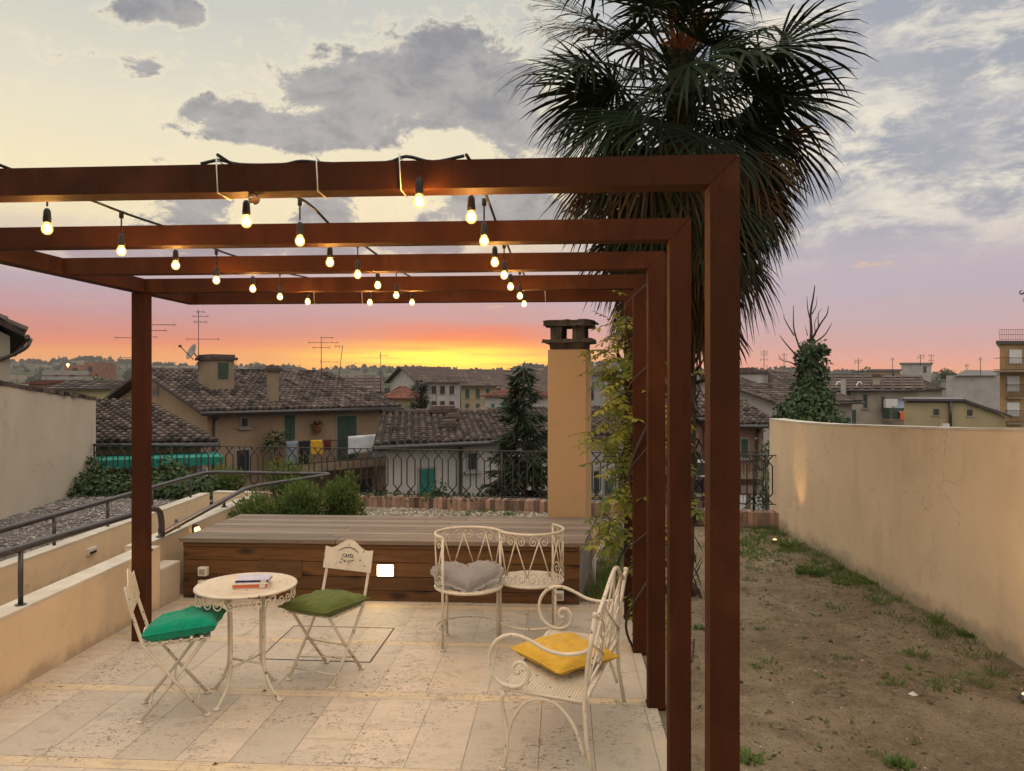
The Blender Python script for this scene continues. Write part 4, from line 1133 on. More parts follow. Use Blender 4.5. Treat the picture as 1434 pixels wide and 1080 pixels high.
# ------------------------------------------------------------------ the town below
def coppi(b, e0, eu, es, col, row, rnd, rad=None, base=True):
    """roof of half-round clay tiles: e0 eave corner, eu along the eave, es up the slope (full vectors)"""
    U, S_ = eu.length, es.length; nc = max(2, round(U/col)); nr = max(2, round(S_/row)); u, s = eu/nc, es/nr
    n = eu.cross(es).normalized()
    if n.z < 0: n = -n
    w = u.length*.5; h = w*.62
    if base:
        b.face([e0, e0+eu, e0+eu+es, e0+es] if eu.cross(es).z > 0 else [e0, e0+es, e0+eu+es, e0+eu], .12)
    prof = [(-1, 0), (-.62, .78), (0, 1), (.62, .78), (1, 0)]
    un = u.normalized()
    for i in range(nc):
        c0 = e0+u*(i+.5); lift = rnd.uniform(-.01, .01)
        for j in range(nr):
            j0 = rnd.uniform(-.05, .05); sk = rnd.uniform(-.03, .03)*u.length
            ti = min(1, max(0, rnd.gauss(.5, .24)))
            if rnd.random() < .1: ti = rnd.choice((.05, 1.0))
            a = c0+s*(j+j0-.04)+un*sk; c = c0+s*(j+1.06+j0)+un*sk*.5
            la, lc = h*.35+lift, lift
            lo = [a+un*(x*w*.88)+n*(z*h+la) for x, z in prof]; hi = [c+un*(x*w*.70)+n*(z*h*.85+lc) for x, z in prof]
            b.faces(lo+hi, [(k, k+1, k+6, k+5) for k in range(4)]+[(4, 3, 2, 1, 0)], ti)
def V2(d): return Vector((d[0], d[1], 0))
class House:
    """gabled or hipped house: C the near corner, u along the front, v along the left flank"""
    def __init__(h, name, label, C, th, L, W, ze, zr, wall, roof, zb=-8.0, over=.45, fine=None, hip=0.0, cat='house', ridge='u', group=None, vd=None):
        h.C = Vector((C[0], C[1], 0)); a = R(th); h.u = Vector((math.cos(a), math.sin(a), 0)); h.v = Vector((-math.sin(a), math.cos(a), 0)) if vd is None else Vector((vd[0], vd[1], 0)).normalized()
        h.L, h.W, h.ze, h.zr = L, W, ze, zr
        h.r = thing(name, label, cat, (h.C.x, h.C.y, zb), group=group)
        rnd = random.Random(int(abs(C[0]*13+C[1]*7)*10))
        Z = lambda s, t, z: h.C+h.u*s+h.v*t+Vector((0, 0, z)); h.Z = Z
        b = MB()
        if zr is None:
            b.hexa([Z(0, 0, zb), Z(L, 0, zb), Z(L, W, zb), Z(0, W, zb), Z(0, 0, ze), Z(L, 0, ze), Z(L, W, ze), Z(0, W, ze)]); b.build('wall', wall, h.r, True)
            o = over; b = MB(); b.hexa([Z(-o, -o, ze+.003), Z(L+o, -o, ze+.003), Z(L+o, W+o, ze+.003), Z(-o, W+o, ze+.003), Z(-o, -o, ze+.25), Z(L+o, -o, ze+.25), Z(L+o, W+o, ze+.25), Z(-o, W+o, ze+.25)])
            h.roof = b.build('roof', roof, h.r, True); return
        rise = zr-ze
        if ridge == 'u':
            if hip == 0:
                b.prism([Z(0, 0, zb), Z(0, W, zb), Z(0, W, ze), Z(0, W/2, zr-.02), Z(0, 0, ze)], h.u*L)
            else: b.hexa([Z(0, 0, zb), Z(L, 0, zb), Z(L, W, zb), Z(0, W, zb), Z(0, 0, ze), Z(L, 0, ze), Z(L, W, ze), Z(0, W, ze)])
        b.build('wall', wall, h.r, True)
        ov = over; k = rise/(W/2); th_ = .10
        b = MB(); zlo = ze-ov*k+.06
        A, Bq, Rl, Rr = Z(-ov, -ov, zlo), Z(L+ov, -ov, zlo), Z(-ov+hip*(W/2+ov), W/2, zr+.06), Z(L+ov-hip*(W/2+ov), W/2, zr+.06)
        D, E = Z(-ov, W+ov, zlo), Z(L+ov, W+ov, zlo); dz = Vector((0, 0, th_))
        # solid slab under the tiles
        b.faces([A, Bq, Rr, Rl, D, E, A+dz, Bq+dz, Rr+dz, Rl+dz, D+dz, E+dz],
                [(3, 2, 1, 0), (4, 5, 2, 3), (6, 7, 8, 9), (9, 8, 11, 10), (0, 1, 7, 6), (5, 4, 10, 11), (0, 6, 9, 3), (3, 9, 10, 4), (1, 2, 8, 7), (2, 5, 11, 8)]+([(0, 3, 4), (1, 5, 2)] if hip else []), .3)
        h.eave = (A, Bq, zlo)
        if fine:
            coppi(b, A+dz*1.02, Bq-A, Rl-A if not hip else (Rl-A), fine[0], fine[1], rnd, base=False) if not hip else None
            n_ = int((Rr-Rl).length/.45)
            for i in range(n_):
                p, q = (Rl+dz).lerp(Rr+dz, i/n_), (Rl+dz).lerp(Rr+dz, (i+1.08)/n_)
                b.tube([p+Vector((0, 0, .05)), q+Vector((0, 0, .02))], .13, 8, caps=False, tint=rnd.random())
        else:
            nr = max(4, int((Rl-A).length/.9)); nc = max(6, int(L/.7))
            for side in (0, 1):
                a0, a1, r0, r1 = (A, Bq, Rl, Rr) if side == 0 else (E, D, Rr, Rl)
                for i in range(nc):
                    t0, t1 = (i+.04)/nc, (i+.80)/nc
                    for j in range(nr):
                        s0, s1 = j/nr, (j+1)/nr
                        lift = Vector((0, 0, th_+.03)); lift2 = Vector((0, 0, th_+.10))
                        p = [a0.lerp(a1, t0).lerp(r0.lerp(r1, t0), s0)+lift2, a0.lerp(a1, t1).lerp(r0.lerp(r1, t1), s0)+lift2, a0.lerp(a1, t1).lerp(r0.lerp(r1, t1), s1)+lift, a0.lerp(a1, t0).lerp(r0.lerp(r1, t0), s1)+lift]
                        b.face(p, min(1, max(0, rnd.gauss(.5, .25))))
        h.roof = b.build('roof', roof, h.r, True)
    def face(h, which):
        """frame of a wall: origin, direction along it, outward normal"""
        if which == 'f': return h.C, h.u, Vector((h.u.y, -h.u.x, 0))
        if which == 'l': return h.C, h.v, Vector((-h.v.y, h.v.x, 0))
        if which == 'r': return h.C+h.u*h.L, h.v, Vector((h.v.y, -h.v.x, 0))
    def at(h, which, px, py):
        """distance along the wall and height of the point seen at px, py"""
        o, d, n = h.face(which); k = (px-CX)/F
        s = (k*o.y-o.x)/(d.x-k*d.y); p = o+d*s
        return s, H-(py-CY)/F*p.y
    def panel(h, which, s0, s1, z0, z1, mt, name, parent=None, out=.03, th=.05, bevel=0):
        o, d, n = h.face(which); c = o+d*((s0+s1)/2)+n*(out)+Vector((0, 0, (z0+z1)/2))
        m = Matrix((d, n, Vector((0, 0, 1)))).transposed() if d.cross(n).z > 0 else Matrix((d, -n, Vector((0, 0, 1)))).transposed()
        b = MB(); b.box(c, (abs(s1-s0), th, abs(z1-z0)), m); return b.build(name, mt, parent or h.r, True)
    def window(h, which, x0, y0, x1, y1, mt=None, shut=True, sill=True, louvre=False):
        mt = mt or M['shutter']
        s0, z1 = h.at(which, x0, y0); s1, _ = h.at(which, x1, y0); _, z0 = h.at(which, (x0+x1)/2, y1)
        if s0 > s1: s0, s1 = s1, s0
        w = h.panel(which, s0-.06, s1+.06, z0-.06, z1+.06, M['h_grey'], 'window', out=.01, th=.05)
        if sill: h.panel(which, s0-.14, s1+.14, z0-.13, z0-.062, M['h_grey'], 'sill', w, out=.06, th=.16)
        if shut:
            m = (s0+s1)/2
            for a, c in ((s0, m-.01), (m+.01, s1)):
                sh = h.panel(which, a, c, z0, z1, mt, 'shutter', w, out=.055, th=.04)
                if louvre:
                    o, d, n = h.face(which); b = MB(); k = int((z1-z0)/.09)
                    for i in range(k):
                        z = z0+.06+(z1-z0-.12)*(i+.5)/k
                        q = o+d*((a+c)/2)+n*.085+Vector((0, 0, z)); ax = Matrix((d, n, Vector((0, 0, 1)))).transposed()
                        b.box(q, (abs(c-a)-.12, .02, .035), ax)
                    b.build('louvres', mt, sh, True)
        else: h.panel(which, s0, s1, z0, z1, mt, 'pane', w, out=.04, th=.03)
        return w
    def chimney(h, px, py0, py1, Y, w=.5, mt=None, d=None, pot=False, cap=True, name='chimney'):
        p = Vector((XY(px, Y), Y, 0)); z0 = H-(py1-CY)/F*Y; z1 = H-(py0-CY)/F*Y; ax = Matrix((h.u, h.v, Vector((0, 0, 1)))).transposed()
        b = MB(); b.box(p+Vector((0, 0, (z0+z1)/2-.4)), (w, d or w, z1-z0+.8), ax)
        o = b.build(name, mt or M['h_tan'], h.roof, True)
        if cap:
            b = MB(); b.box(p+Vector((0, 0, z1+.063)), (w+.22, (d or w)+.22, .12), ax, .4); b.box(p+Vector((0, 0, z1+.185)), (w+.05, (d or w)+.05, .12), ax, .7)
            b.build(name+'_cap', M['tile'], h.roof, True)
        return o
    def gutter(h, front=True, pipe=None):
        A, Bq, z = h.eave; b = MB(); off = -h.v*.07
        b.tube([A+off+Vector((0, 0, -.0)), Bq+off], .085, 6)
        if pipe is not None:
            s = pipe; o = h.C+h.u*s-h.v*.09
            b.tube(spline([A+h.u*(s+.45)+off+Vector((0, 0, -.05)), o-h.v*.25+Vector((0, 0, z-.25)), o+Vector((0, 0, z-.65)), o+Vector((0, 0, -7.9))], 3), .05, 6)
        b.build('gutter', M['rail'], h.r, True)
hp_ = lambda px, Y: (XY(px, Y), Y)

# --- the ochre house with the balcony
C = Vector(hp_(290, 30)); th = 45; u = (math.cos(R(th)), math.sin(R(th))); v = (-u[1], u[0])
A_ = House('ochre_house', 'ochre house with old tiled roof, green shutters and washing on its balcony', C, th, along(C, u, 541), along(C, v, 152), 1.0, 2.48, M['h_ochre'], M['tile'], fine=(.27, .40), over=.5)
A_.gutter(pipe=.22)
A_.window('f', 398, 582, 412, 616, louvre=True); A_.window('f', 472, 583, 498, 643, sill=False, louvre=True)
A_.window('f', 338, 586, 346, 597, M['pane'], shut=False); A_.window('f', 331, 631, 348, 661, M['pane'], shut=False); A_.window('l', 215, 534, 222, 553, M['pane'], shut=False, sill=False)
s0, z1 = A_.at('f', 327, 600); s1, z0 = A_.at('f', 359, 621); A_.panel('f', s0, s1, z1-.02, z1+.03, M['h_tan'], 'string_course', out=.03)
A_.window('f', 497, 672, 520, 690, M['pane'], shut=False)
# balcony
s0, zt = A_.at('f', 380, 652); s1, _ = A_.at('f', 541, 640); o_, d_, n_ = A_.face('f'); dep = 1.15; zsl = A_.at('f', 460, 650)[1]+.14
def on(s, t, z): return o_+d_*s+n_*t+Vector((0, 0, z))
b = MB(); b.hexa([on(s0, dep, zsl-.28), on(s1, dep, zsl-.28), on(s1, 0.001, zsl-.28), on(s0, .001, zsl-.28), on(s0, dep, zsl), on(s1, dep, zsl), on(s1, .001, zsl), on(s0, .001, zsl)])
bal = b.build('balcony', M['h_tan'], A_.r, True)
b = MB(); zr_ = zsl+.98
for zz in (zsl+.08, zr_): b.bar(on(s0, dep-.05, zz), on(s1, dep-.05, zz), .04, .04); b.bar(on(s0, 0, zz), on(s0, dep-.05, zz), .04, .04); b.bar(on(s1, 0, zz), on(s1, dep-.05, zz), .04, .04)
k = int((s1-s0)/.12)
for i in range(k+1):
    p = s0+(s1-s0)*i/k; b.bar(on(p, dep-.05, zsl+.08), on(p, dep-.05, zr_), .014, .014, (1, 0, 0))
b.build('balcony_rail', M['iron'], bal, True)
sA, sB = A_.at('f', 500, 610)[0], A_.at('f', 541, 610)[0]
b = MB(); b.hexa([on(sB-1.5, dep-.1, zsl), on(sB-.02, dep-.1, zsl), on(sB-.02, dep-.16, zsl), on(sB-1.5, dep-.16, zsl), on(sB-1.5, dep-.1, zsl+1.05), on(sB-.02, dep-.1, zsl+1.05), on(sB-.02, dep-.16, zsl+1.05), on(sB-1.5, dep-.16, zsl+1.05)])
b.hexa([on(sB-.03, dep-.1, zsl), on(sB+.03, dep-.1, zsl), on(sB+.03, .01, zsl), on(sB-.03, .01, zsl), on(sB-.03, dep-.1, zsl+1.45), on(sB+.03, dep-.1, zsl+1.45), on(sB+.03, .01, zsl+1.45), on(sB-.03, .01, zsl+1.45)])
b.build('balcony_screen', M['sheet'], bal, True)
def washing(name, label, mt, pA, pB, drop, sag=.04, seed=0):
    b = MB(); n, m_ = 10, 8; vs = []
    nn = (pB-pA).normalized(); nn = Vector((nn.y, -nn.x, 0))
    for j in range(m_+1):
        for i in range(n+1):
            p = pA.lerp(pB, i/n); f = j/m_
            p = p+Vector((0, 0, -drop*f*(1+.08*mnoise.noise((i*.5+seed, 0, 2)))))+nn*(.05*math.sin(i*1.3+seed)*f+.04*mnoise.noise((i*.6, j*.5, seed)))
            vs.append(p)
    b.faces(vs, [(j*(n+1)+i, j*(n+1)+i+1, (j+1)*(n+1)+i+1, (j+1)*(n+1)+i) for j in range(m_) for i in range(n)], .5, True)
    o = b.build(name, mt); sol = o.modifiers.new('thick', 'SOLIDIFY'); sol.thickness = .012
    return tag(o, label, 'laundry', 'washing on the ochre house balcony')
def bal_s(px):
    k = (px-CX)/F; o2 = o_+n_*dep; return (k*o2.y-o2.x)/(d_.x-k*d_.y)
zl = zr_+.06
for nm, lab, mt, xa, xb, dr_ in (('towel', 'pale grey blue washing hung on the balcony rail', M['laundry_grey'], 401, 417, .95), ('towel', 'black washing hung on the balcony rail', M['laundry_black'], 419, 434, .95),
                                 ('towel', 'yellow cloth hung on the balcony rail', M['laundry_yellow'], 435, 451, .62), ('towel', 'dark red cloth hung on the balcony rail', M['laundry_red'], 453, 463, .45)):
    washing(nm, lab, mt, on(bal_s(xa), dep+.0, zl), on(bal_s(xb), dep, zl), dr_, seed=xa)
washing('bed_sheet', 'white sheet slung over the balcony rail at its right end', M['sheet'], on(bal_s(487), dep+.02, zl+.08), on(bal_s(540), dep+.02, zl+.12), .78, seed=3.3)
for px, lab in ((384, 'terracotta pot with a leafy plant at the left end of the balcony'),):
    s_ = bal_s(px); o = thing('potted_plant', lab, 'potted plant', tuple(on(s_+.2, dep-.35, zsl)))
    b = MB(); b.lathe([(0, 0), (.16, 0), (.22, .38), (.24, .42), (.2, .42), (.19, .38), (0, .38)], on(s_+.2, dep-.35, zsl), 12); b.build('pot', M['terracotta'], o, True)
    b = MB(); rn = random.Random(3)
    for i in range(220):
        d = Vector((rn.gauss(0, 1), rn.gauss(0, 1), rn.gauss(.5, 1))).normalized(); b.leaf(on(s_+.2, dep-.35, zsl+.95)+d*rn.uniform(.1, .55), d+Vector((0, 0, -.4)), (rn.random(), rn.random(), 1), .2, .09, rn.random())
    b.tube([on(s_+.2, dep-.35, zsl+.38), on(s_+.2, dep-.35, zsl+1.1)], .015, 5); b.build('foliage', M['ivy'], o, True)
s_, z_ = A_.at('f', 441, 598); p = A_.C+A_.u*s_-A_.v*.22+Vector((0, 0, z_-.25)); o = thing('wall_planter', 'terracotta planter fixed to the ochre house wall', 'planter', tuple(p))
b = MB(); b.lathe([(0, 0), (.15, .02), (.22, .3), (.24, .33), (.19, .33), (0, .28)], p, 12); b.build('pot', M['terracotta'], o, True)
b = MB(); rn = random.Random(6)
for i in range(60):
    d = Vector((rn.gauss(0, 1), rn.gauss(0, 1), abs(rn.gauss(.6, .6)))).normalized(); b.leaf(p+Vector((0, 0, .3))+d*.1, d, (rn.random(), 1, .2), .22, .07, rn.random())
b.build('foliage', M['dry'], o, True)
# roof turret with louvred window, chimney
Yt = 33.2; p0 = Vector((XY(303, Yt), Yt, 0)); zz = lambda py: H-(py-CY)/F*Yt
A_.chimney(303, 505, 531, Yt, 1.0, M['h_tan'], 1.3, name='roof_turret')
q = p0+A_.u*.0-A_.v*.68; ax = Matrix((A_.u, A_.v, Vector((0, 0, 1)))).transposed()
b = MB(); b.box(q+Vector((0, 0, zz(519))), (.42, .06, .66), ax)
for i in range(6): b.box(q-A_.v*.035+Vector((0, 0, zz(519)-.27+i*.108)), (.36, .03, .05), ax)
b.build('louvre_window', M['shutter'], A_.roof, True)
A_.chimney(382, 520, 541, 32.6, .36)
def antenna(label, px, Y, py0, py1, bars, style='yagi', lean=0, group='television aerials on the roofs'):
    """bars: (py, half width px, tilt px)"""
    z0, z1 = H-(py1-CY)/F*Y, H-(py0-CY)/F*Y; x = XY(px, Y); k = Y/F
    o = thing('tv_aerial', label, 'aerial', (x, Y, z0), group=group)
    b = MB(); rr_ = max(.018, .45*k); b.tube([(x, Y, z0-.3), (x+lean*k, Y, z1)], rr_, 5); b.build('mast', M['rail'], o, True)
    b = MB()
    for (py, hw_, off, n) in bars:
        z = H-(py-CY)/F*Y; xa, xb = x+(off-hw_)*k, x+(off+hw_)*k
        b.tube([(xa, Y-.05, z), (xb, Y+.05, z)], rr_*.7, 4)
        for i in range(n):
            xx = xa+(xb-xa)*i/max(1, n-1); b.tube([(xx, Y-.25, z), (xx, Y+.25, z)], rr_*.4, 4)
            if i in (0, n-1): b.tube([(xx, Y, z-2.4*k), (xx, Y, z+2.4*k)], rr_*.4, 4)
    b.build('elements', M['rail'], o, True)
antenna('tall comb aerial by the thin rusty post', 203, 32, 452, 512, [(455, 22, 20, 9), (463, 14, 15, 6), (472, 8, 8, 4), (473, 18, -22, 5), (492, 4, 4, 3), (501, 14, -20, 4)])
antenna('aerial with a bow-tie head over the roof turret', 278, 33, 434, 508, [(437, 5, 3, 3), (443, 10, 3, 4), (451, 8, 3, 4), (475, 22, 6, 6)])
antenna('aerial with three crossbars on the ochre roof ridge', 450, 35, 472, 518, [(473, 8, 8, 5), (480, 20, 3, 7), (487, 11, 0, 4)])
antenna('short leaning aerial on the ochre roof ridge', 473, 36, 484, 531, [(485, 3, 0, 3), (507, 12, -12, 4)], lean=7)
antenna('slim aerial in front of the sunset glow', 533, 40, 493, 560, [(498, 5, 4, 3)])
Yd = 32.9; p = P(270, 497, Yd); o = thing('satellite_dish', 'satellite dish on its arm beside the roof turret', 'satellite dish', tuple(P(279, 506, Yd)))
b = MB(); dn_ = Vector((-.55, -.55, .35)).normalized(); m3 = dn_.to_track_quat('Z', 'Y').to_matrix().to_4x4()
b.lathe([(0, 0), (.16, .02), (.30, .075), (.36, .11), (.355, .12), (.29, .09), (0, .015)], (0, 0, 0), 20); b.move(Matrix.Translation(P(271, 494, Yd)) @ m3); b.build('dish', M['h_grey'], o, True)
b = MB(); c_ = P(271, 494, Yd); b.tube([c_-dn_*.02, P(279, 504, Yd)], .03, 6); b.tube([c_+Vector((0, 0, -.3)), c_+dn_*.62], .02, 5); b.box(c_+dn_*.62, (.1, .1, .1)); b.build('arm', M['rail'], o, True)

# --- low tiled house with the green awning, left
Yl = 22.0; e0 = P(95, 621, Yl); e1 = P(308, 619, Yl); r0 = P(120, 562, 27.2); r1 = P(205, 561, 27.2)
o = thing('low_house', 'low tiled house with a long green awning beyond the ivy', 'house', (e1.x-5, Yl+2, -8))
b = MB(); coppi(b, e0+Vector((0, 0, .02)), e1-e0, r1-e1, .26, .40, random.Random(21), base=False)
n_ = (e1-e0).cross(r1-e1).normalized(); k_ = Vector((0, 0, .10)); sh = [e0, e1, r1, r1-(e1-e0)]
b.hexa([v-k_ for v in sh]+sh, .15); rf_ = b.build('roof', M['tile'], o, True)
b = MB(); wf = Vector((0, .5, 0)); zt = e0.z-.15
f0, f1, k1, k0 = (e0.x, Yl+.5), (e1.x-.75, Yl+.5), (r1.x-.5, 27.0), (r1.x-9, 27.0)
b.hexa([(*f0, -8), (*f1, -8), (*k1, -8), (*k0, -8), (*f0, zt), (*f1, zt), (*k1, r1.z-.25), (*k0, r1.z-.25)]); b.build('wall', M['h_yellow'], o, True)
b = MB(); b.tube([e0+Vector((0, -.06, -.08)), e1+Vector((0, -.06, -.08))], .075, 6); b.build('gutter', M['rail'], o, True)
b = MB(); a0, a1 = P(90, 648, 21.0), P(313, 641, 21.0); t0, t1 = P(90, 640, 22.4), P(306, 634, 22.4)
b.hexa([a0, a1, t1, t0, a0+Vector((0, 0, .03)), a1+Vector((0, 0, .03)), t1+Vector((0, 0, .03)), t0+Vector((0, 0, .03))]); nf = 60
for i in range(nf):
    q0, q1 = a0.lerp(a1, i/nf), a0.lerp(a1, (i+1)/nf); dz = .20+.03*math.sin(i*1.9)
    b.hexa([q0+Vector((0, -.02, -dz)), q1+Vector((0, -.02, -dz)), q1+Vector((0, -.005, -dz)), q0+Vector((0, -.005, -dz)), q0+Vector((0, -.02, .03)), q1+Vector((0, -.02, .03)), q1+Vector((0, -.005, .03)), q0+Vector((0, -.005, .03))])
b.build('awning', M['awning'], o, True)
for (x0, x1, y0, y1, mt) in ((212, 250, 656, 684, 'pane'), (276, 290, 656, 676, 'sheet'), (160, 185, 660, 690, 'pane')):
    a, c = P(x0, y1, 22.46), P(x1, y0, 22.46); b = MB(); b.box(((a.x+c.x)/2, 22.47, (a.z+c.z)/2), (c.x-a.x, .06, c.z-a.z)); b.build('window', M[mt], o, True)

# --- neighbour house whose eave enters at the far left
o = thing('neighbour_house', 'cream house at the far left edge, its tiled eave against the sunset', 'house', (-10, 14, 0))
xw = XY(14, 14); ze_ = H+69/F*14
b = MB(); nF, nD = Vector((-.83, -.56, 0)), Vector((-.60, .89, 0))*9; c0 = Vector((xw, 14, 0)); Zt = lambda v, z: Vector((v.x, v.y, z))
b.hexa([Zt(c0+nF*6, -1), Zt(c0, -1), Zt(c0+nD, -1), Zt(c0+nF*6+nD, -1), Zt(c0+nF*6, ze_+3.3), Zt(c0, ze_), Zt(c0+nD, ze_), Zt(c0+nF*6+nD, ze_+3.3)]); b.build('wall', M['h_cream'], o, True)
b = MB(); sl_ = nF*6.5+Vector((0, 0, 3.6)); e0 = c0-nF*.22-nD*.03+Vector((0, 0, ze_-.02)); dD = nD*1.05; coppi(b, e0+dD+Vector((0, 0, .10)), -dD, sl_, .24, .38, random.Random(5), base=False)
b.hexa([v_ for v_ in (e0, e0+dD, e0+dD+sl_, e0+sl_)]+[v_+Vector((0, 0, .09)) for v_ in (e0, e0+dD, e0+dD+sl_, e0+sl_)], .2); b.build('roof', M['tile'], o, True)
b = MB(); b.tube([e0+Vector((.06, -.02, -.0)), e0+dD+Vector((.06, 0, 0))], .045, 8); b.tube(spline([e0+Vector((.05, .1, -.03)), e0+Vector((-.02, .0, -.22)), e0+Vector((-.5, -.0, -.42)), c0+nF*.9+Vector((0, -.08, ze_-.62)), c0+nF*3+Vector((0, -.08, ze_-1.2))], 4), .035, 6); b.build('gutter', M['rail'], o, True)

# --- long low house behind the railing
C = Vector(hp_(541, 23)); th = 32; u = (math.cos(R(th)), math.sin(R(th)))
Cw = House('cream_house', 'low cream house with long tiled roof, teal door shutter, right behind the railing', C, th, along(C, u, 884), 11.0, .16, .80, M['h_white'], M['tile'], fine=(.25, .38), over=.40, vd=(-.13, .99))
Cw.gutter(pipe=Cw.at('f', 645, 640)[0])
Cw.window('f', 587, 657, 608, 692, M['shutter_teal'], sill=False); Cw.window('f', 655, 635, 667, 657, M['pane'], shut=False); Cw.window('f', 700, 650, 716, 680, M['shutter']); Cw.window('f', 846, 671, 857, 692, M['shutter'])
Cw.window('f', 831, 660, 838, 690, M['pane'], shut=False); Cw.window('f', 870, 650, 880, 672, M['shutter'])
Cw.chimney(620, 577, 592, 29.5, .95, M['h_tan'], 1.2, name='roof_turret', cap=True); Cw.chimney(635, 588, 605, 27.8, .4); Cw.chimney(629, 598, 616, 26, .42, M['h_grey'])
b = MB(); p = P(620, 584, 29.5)-Cw.v*.64; b.box(p, (.42, .06, .30), Matrix((Cw.u, Cw.v, Vector((0, 0, 1)))).transposed()); b.build('turret_window', M['pane'], Cw.roof, True)
antenna('aerial on the turret of the low cream house', 645, 32, 528, 578, [(529, 17, -3, 6)])
antenna('short white-ish aerial behind the low cream house', 611, 34, 530, 590, [(532, 4, -1, 3)])
# --- middle distance
C = Vector(hp_(587, 110)); th = 26; u = (math.cos(R(th)), math.sin(R(th))); v = (-u[1], u[0])
D1 = House('white_house', 'long white two-storey house with brown shutters, its gable to the left', C, th, along(C, u, 645), 14, 2.55, 4.7, M['h_white'], M['tile_brown'], over=.8)
for x in (591, 604.5, 616.5, 629.5):
    D1.window('f', x, 541, x+6.2, 551.5, M['shutter_brown']); D1.window('f', x, 562, x+6.2, 572.5, M['shutter_brown'])
C2 = Vector(hp_(645.5, 124.3)); th = 14; u2 = (math.cos(R(th)), math.sin(R(th)))
D2 = House('yellow_house', 'pale yellow two-storey house with green shutters beside the white one', C2, th, along(C2, u2, 695.5), 13, 2.1, 4.6, M['h_yellow'], M['tile_brown'], over=.8, group=None)
for x in (652, 666.5, 680.5):
    D2.window('f', x, 545, x+5, 557, M['shutter']); D2.window('f', x, 565.5, x+5, 577, M['shutter'])
C = Vector(hp_(694, 150)); D3 = House('tan_house', 'tan house behind the conifer with brown roof', C, 8, 16, 12, 1.6, 5.0, M['h_orange'], M['tile_brown'], over=.7); D3.window('f', 697, 547, 701, 553, M['shutter_white'], shut=False)
C = Vector(hp_(534, 88)); E_ = House('small_yellow_house', 'small yellow house with a plain red hipped roof', C, 6, 4.6, 7, .55, 1.75, M['h_yellow'], M['tile_red'], over=.5, hip=.8)
E_.window('f', 557, 567, 561.5, 577.5, M['shutter_teal']); E_.window('f', 574, 567, 579, 578, M['shutter_teal'])
C = Vector(hp_(470, 80)); F_ = House('small_cream_house', 'small cream house with brown roof behind the ochre roof', C, 12, 4.4, 8, 1.35, 2.9, M['h_cream'], M['tile_brown'], over=.6); F_.window('f', 512, 549, 520, 556, M['pane'], shut=False)
C = Vector(hp_(679, 90)); G_ = House('small_white_house', 'small white house with red roof and teal shutters left of the conifer', C, -4, 7.5, 8, .75, 1.55, M['h_white'], M['tile_red'], over=.6, hip=.7); G_.window('f', 688, 566, 692.5, 577, M['shutter_teal']); G_.window('f', 703, 566, 708, 577, M['shutter_teal'])
C = Vector(hp_(853, 105)); th = 0
W_ = House('white_block', 'narrow white block seen beside the climbing vine', C, -10, 2.7, 5, H+33/F*105, None, M['h_white'], M['tile_grey'], over=.15); W_.window('f', 856, 547, 861, 550, M['pane'], shut=False)
C = Vector(hp_(832, 101)); W2 = House('grey_block', 'plain grey block right of the garden chimney', C, -6, 2.1, 5, H+14/F*101, None, M['h_grey'], M['tile_brown'], over=.3)
# --- seen between the pergola posts and right of them
C = Vector(hp_(944, 29)); th = 10
J_ = House('pink_house', 'pink plastered house with old tiled roof between the rusty posts', C, th, 1.75, 7.5, .80, 2.0, M['h_pink'], M['tile'], fine=(.25, .38), over=.4)
b = MB(); p = P(980, 656, 28.7); b.box(p, (.55, .34, .62)); o_ac = b.build('air_conditioner', M['shutter_white'], J_.r, True, bevel=.02)
b = MB(); b.box(p+Vector((0, -.175, 0)), (.42, .03, .46)); b.build('grille', M['dark_plastic'], o_ac, True)
J_.gutter(pipe=1.15); J_.window('f', 972, 672, 990, 690, M['pane'], shut=False)
C = Vector(hp_(950, 62)); I_ = House('white_gable_house', 'white house gable seen between the two nearest right posts', C, 35, 7, 3.2, .75, 1.75, M['h_white'], M['tile_brown'], over=.35); I_.window('l', 930, 547, 936, 560, M['pane'], shut=False)
I_.window('f', 971, 547, 978, 560, M['pane'], shut=False)
C = Vector(hp_(1020, 31)); th = 4
K_ = House('salmon_house', 'salmon pink house with balcony and tiled roof at the end of the railing', C, th, 1.45, 6.5, .42, 1.1, M['h_pink'], M['tile'], fine=(.25, .38), over=.5)
K_.window('f', 1038, 615, 1047, 640, M['shutter']); K_.gutter(pipe=1.15)
s0, z0 = K_.at('f', 1030, 660); o_k, d_k, n_k = K_.face('f')
b = MB(); b.box(K_.C+K_.u*.8-K_.v*.5+Vector((0, 0, z0-.1)), (1.9, 1.0, .2)); kb = b.build('balcony', M['h_tan'], K_.r, True)
b = MB()
for i in range(16): b.box(K_.C+K_.u*(-.1+i*.12)-K_.v*.98+Vector((0, 0, z0+.42)), (.02, .02, .84))
b.box(K_.C+K_.u*.8-K_.v*.98+Vector((0, 0, z0+.86)), (1.9, .04, .04)); b.build('balcony_rail', M['iron'], kb, True)
pk = P(1052, 700, 29); b = MB(); b.hexa([pk+Vector(q_) for q_ in ((-.9, -.6, .28), (.9, -.6, .28), (.9, .6, .40), (-.9, .6, .40), (-.9, -.6, .34), (.9, -.6, .34), (.9, .6, .46), (-.9, .6, .46))])
pv_ = thing('tiled_porch', 'small brown porch roof with pale curtains beneath the salmon house balcony', 'porch', (pk.x, pk.y, -8)); b.build('porch_roof', M['tile_brown'], pv_, True)
b = MB()
for s_ in (-.85, .85):
    for t_ in (-.55, .55): b.box((pk.x+s_, pk.y+t_, (pk.z+.28-8)/2), (.08, .08, pk.z+.28+8))
b.build('porch_posts', M['rail'], pv_, True)
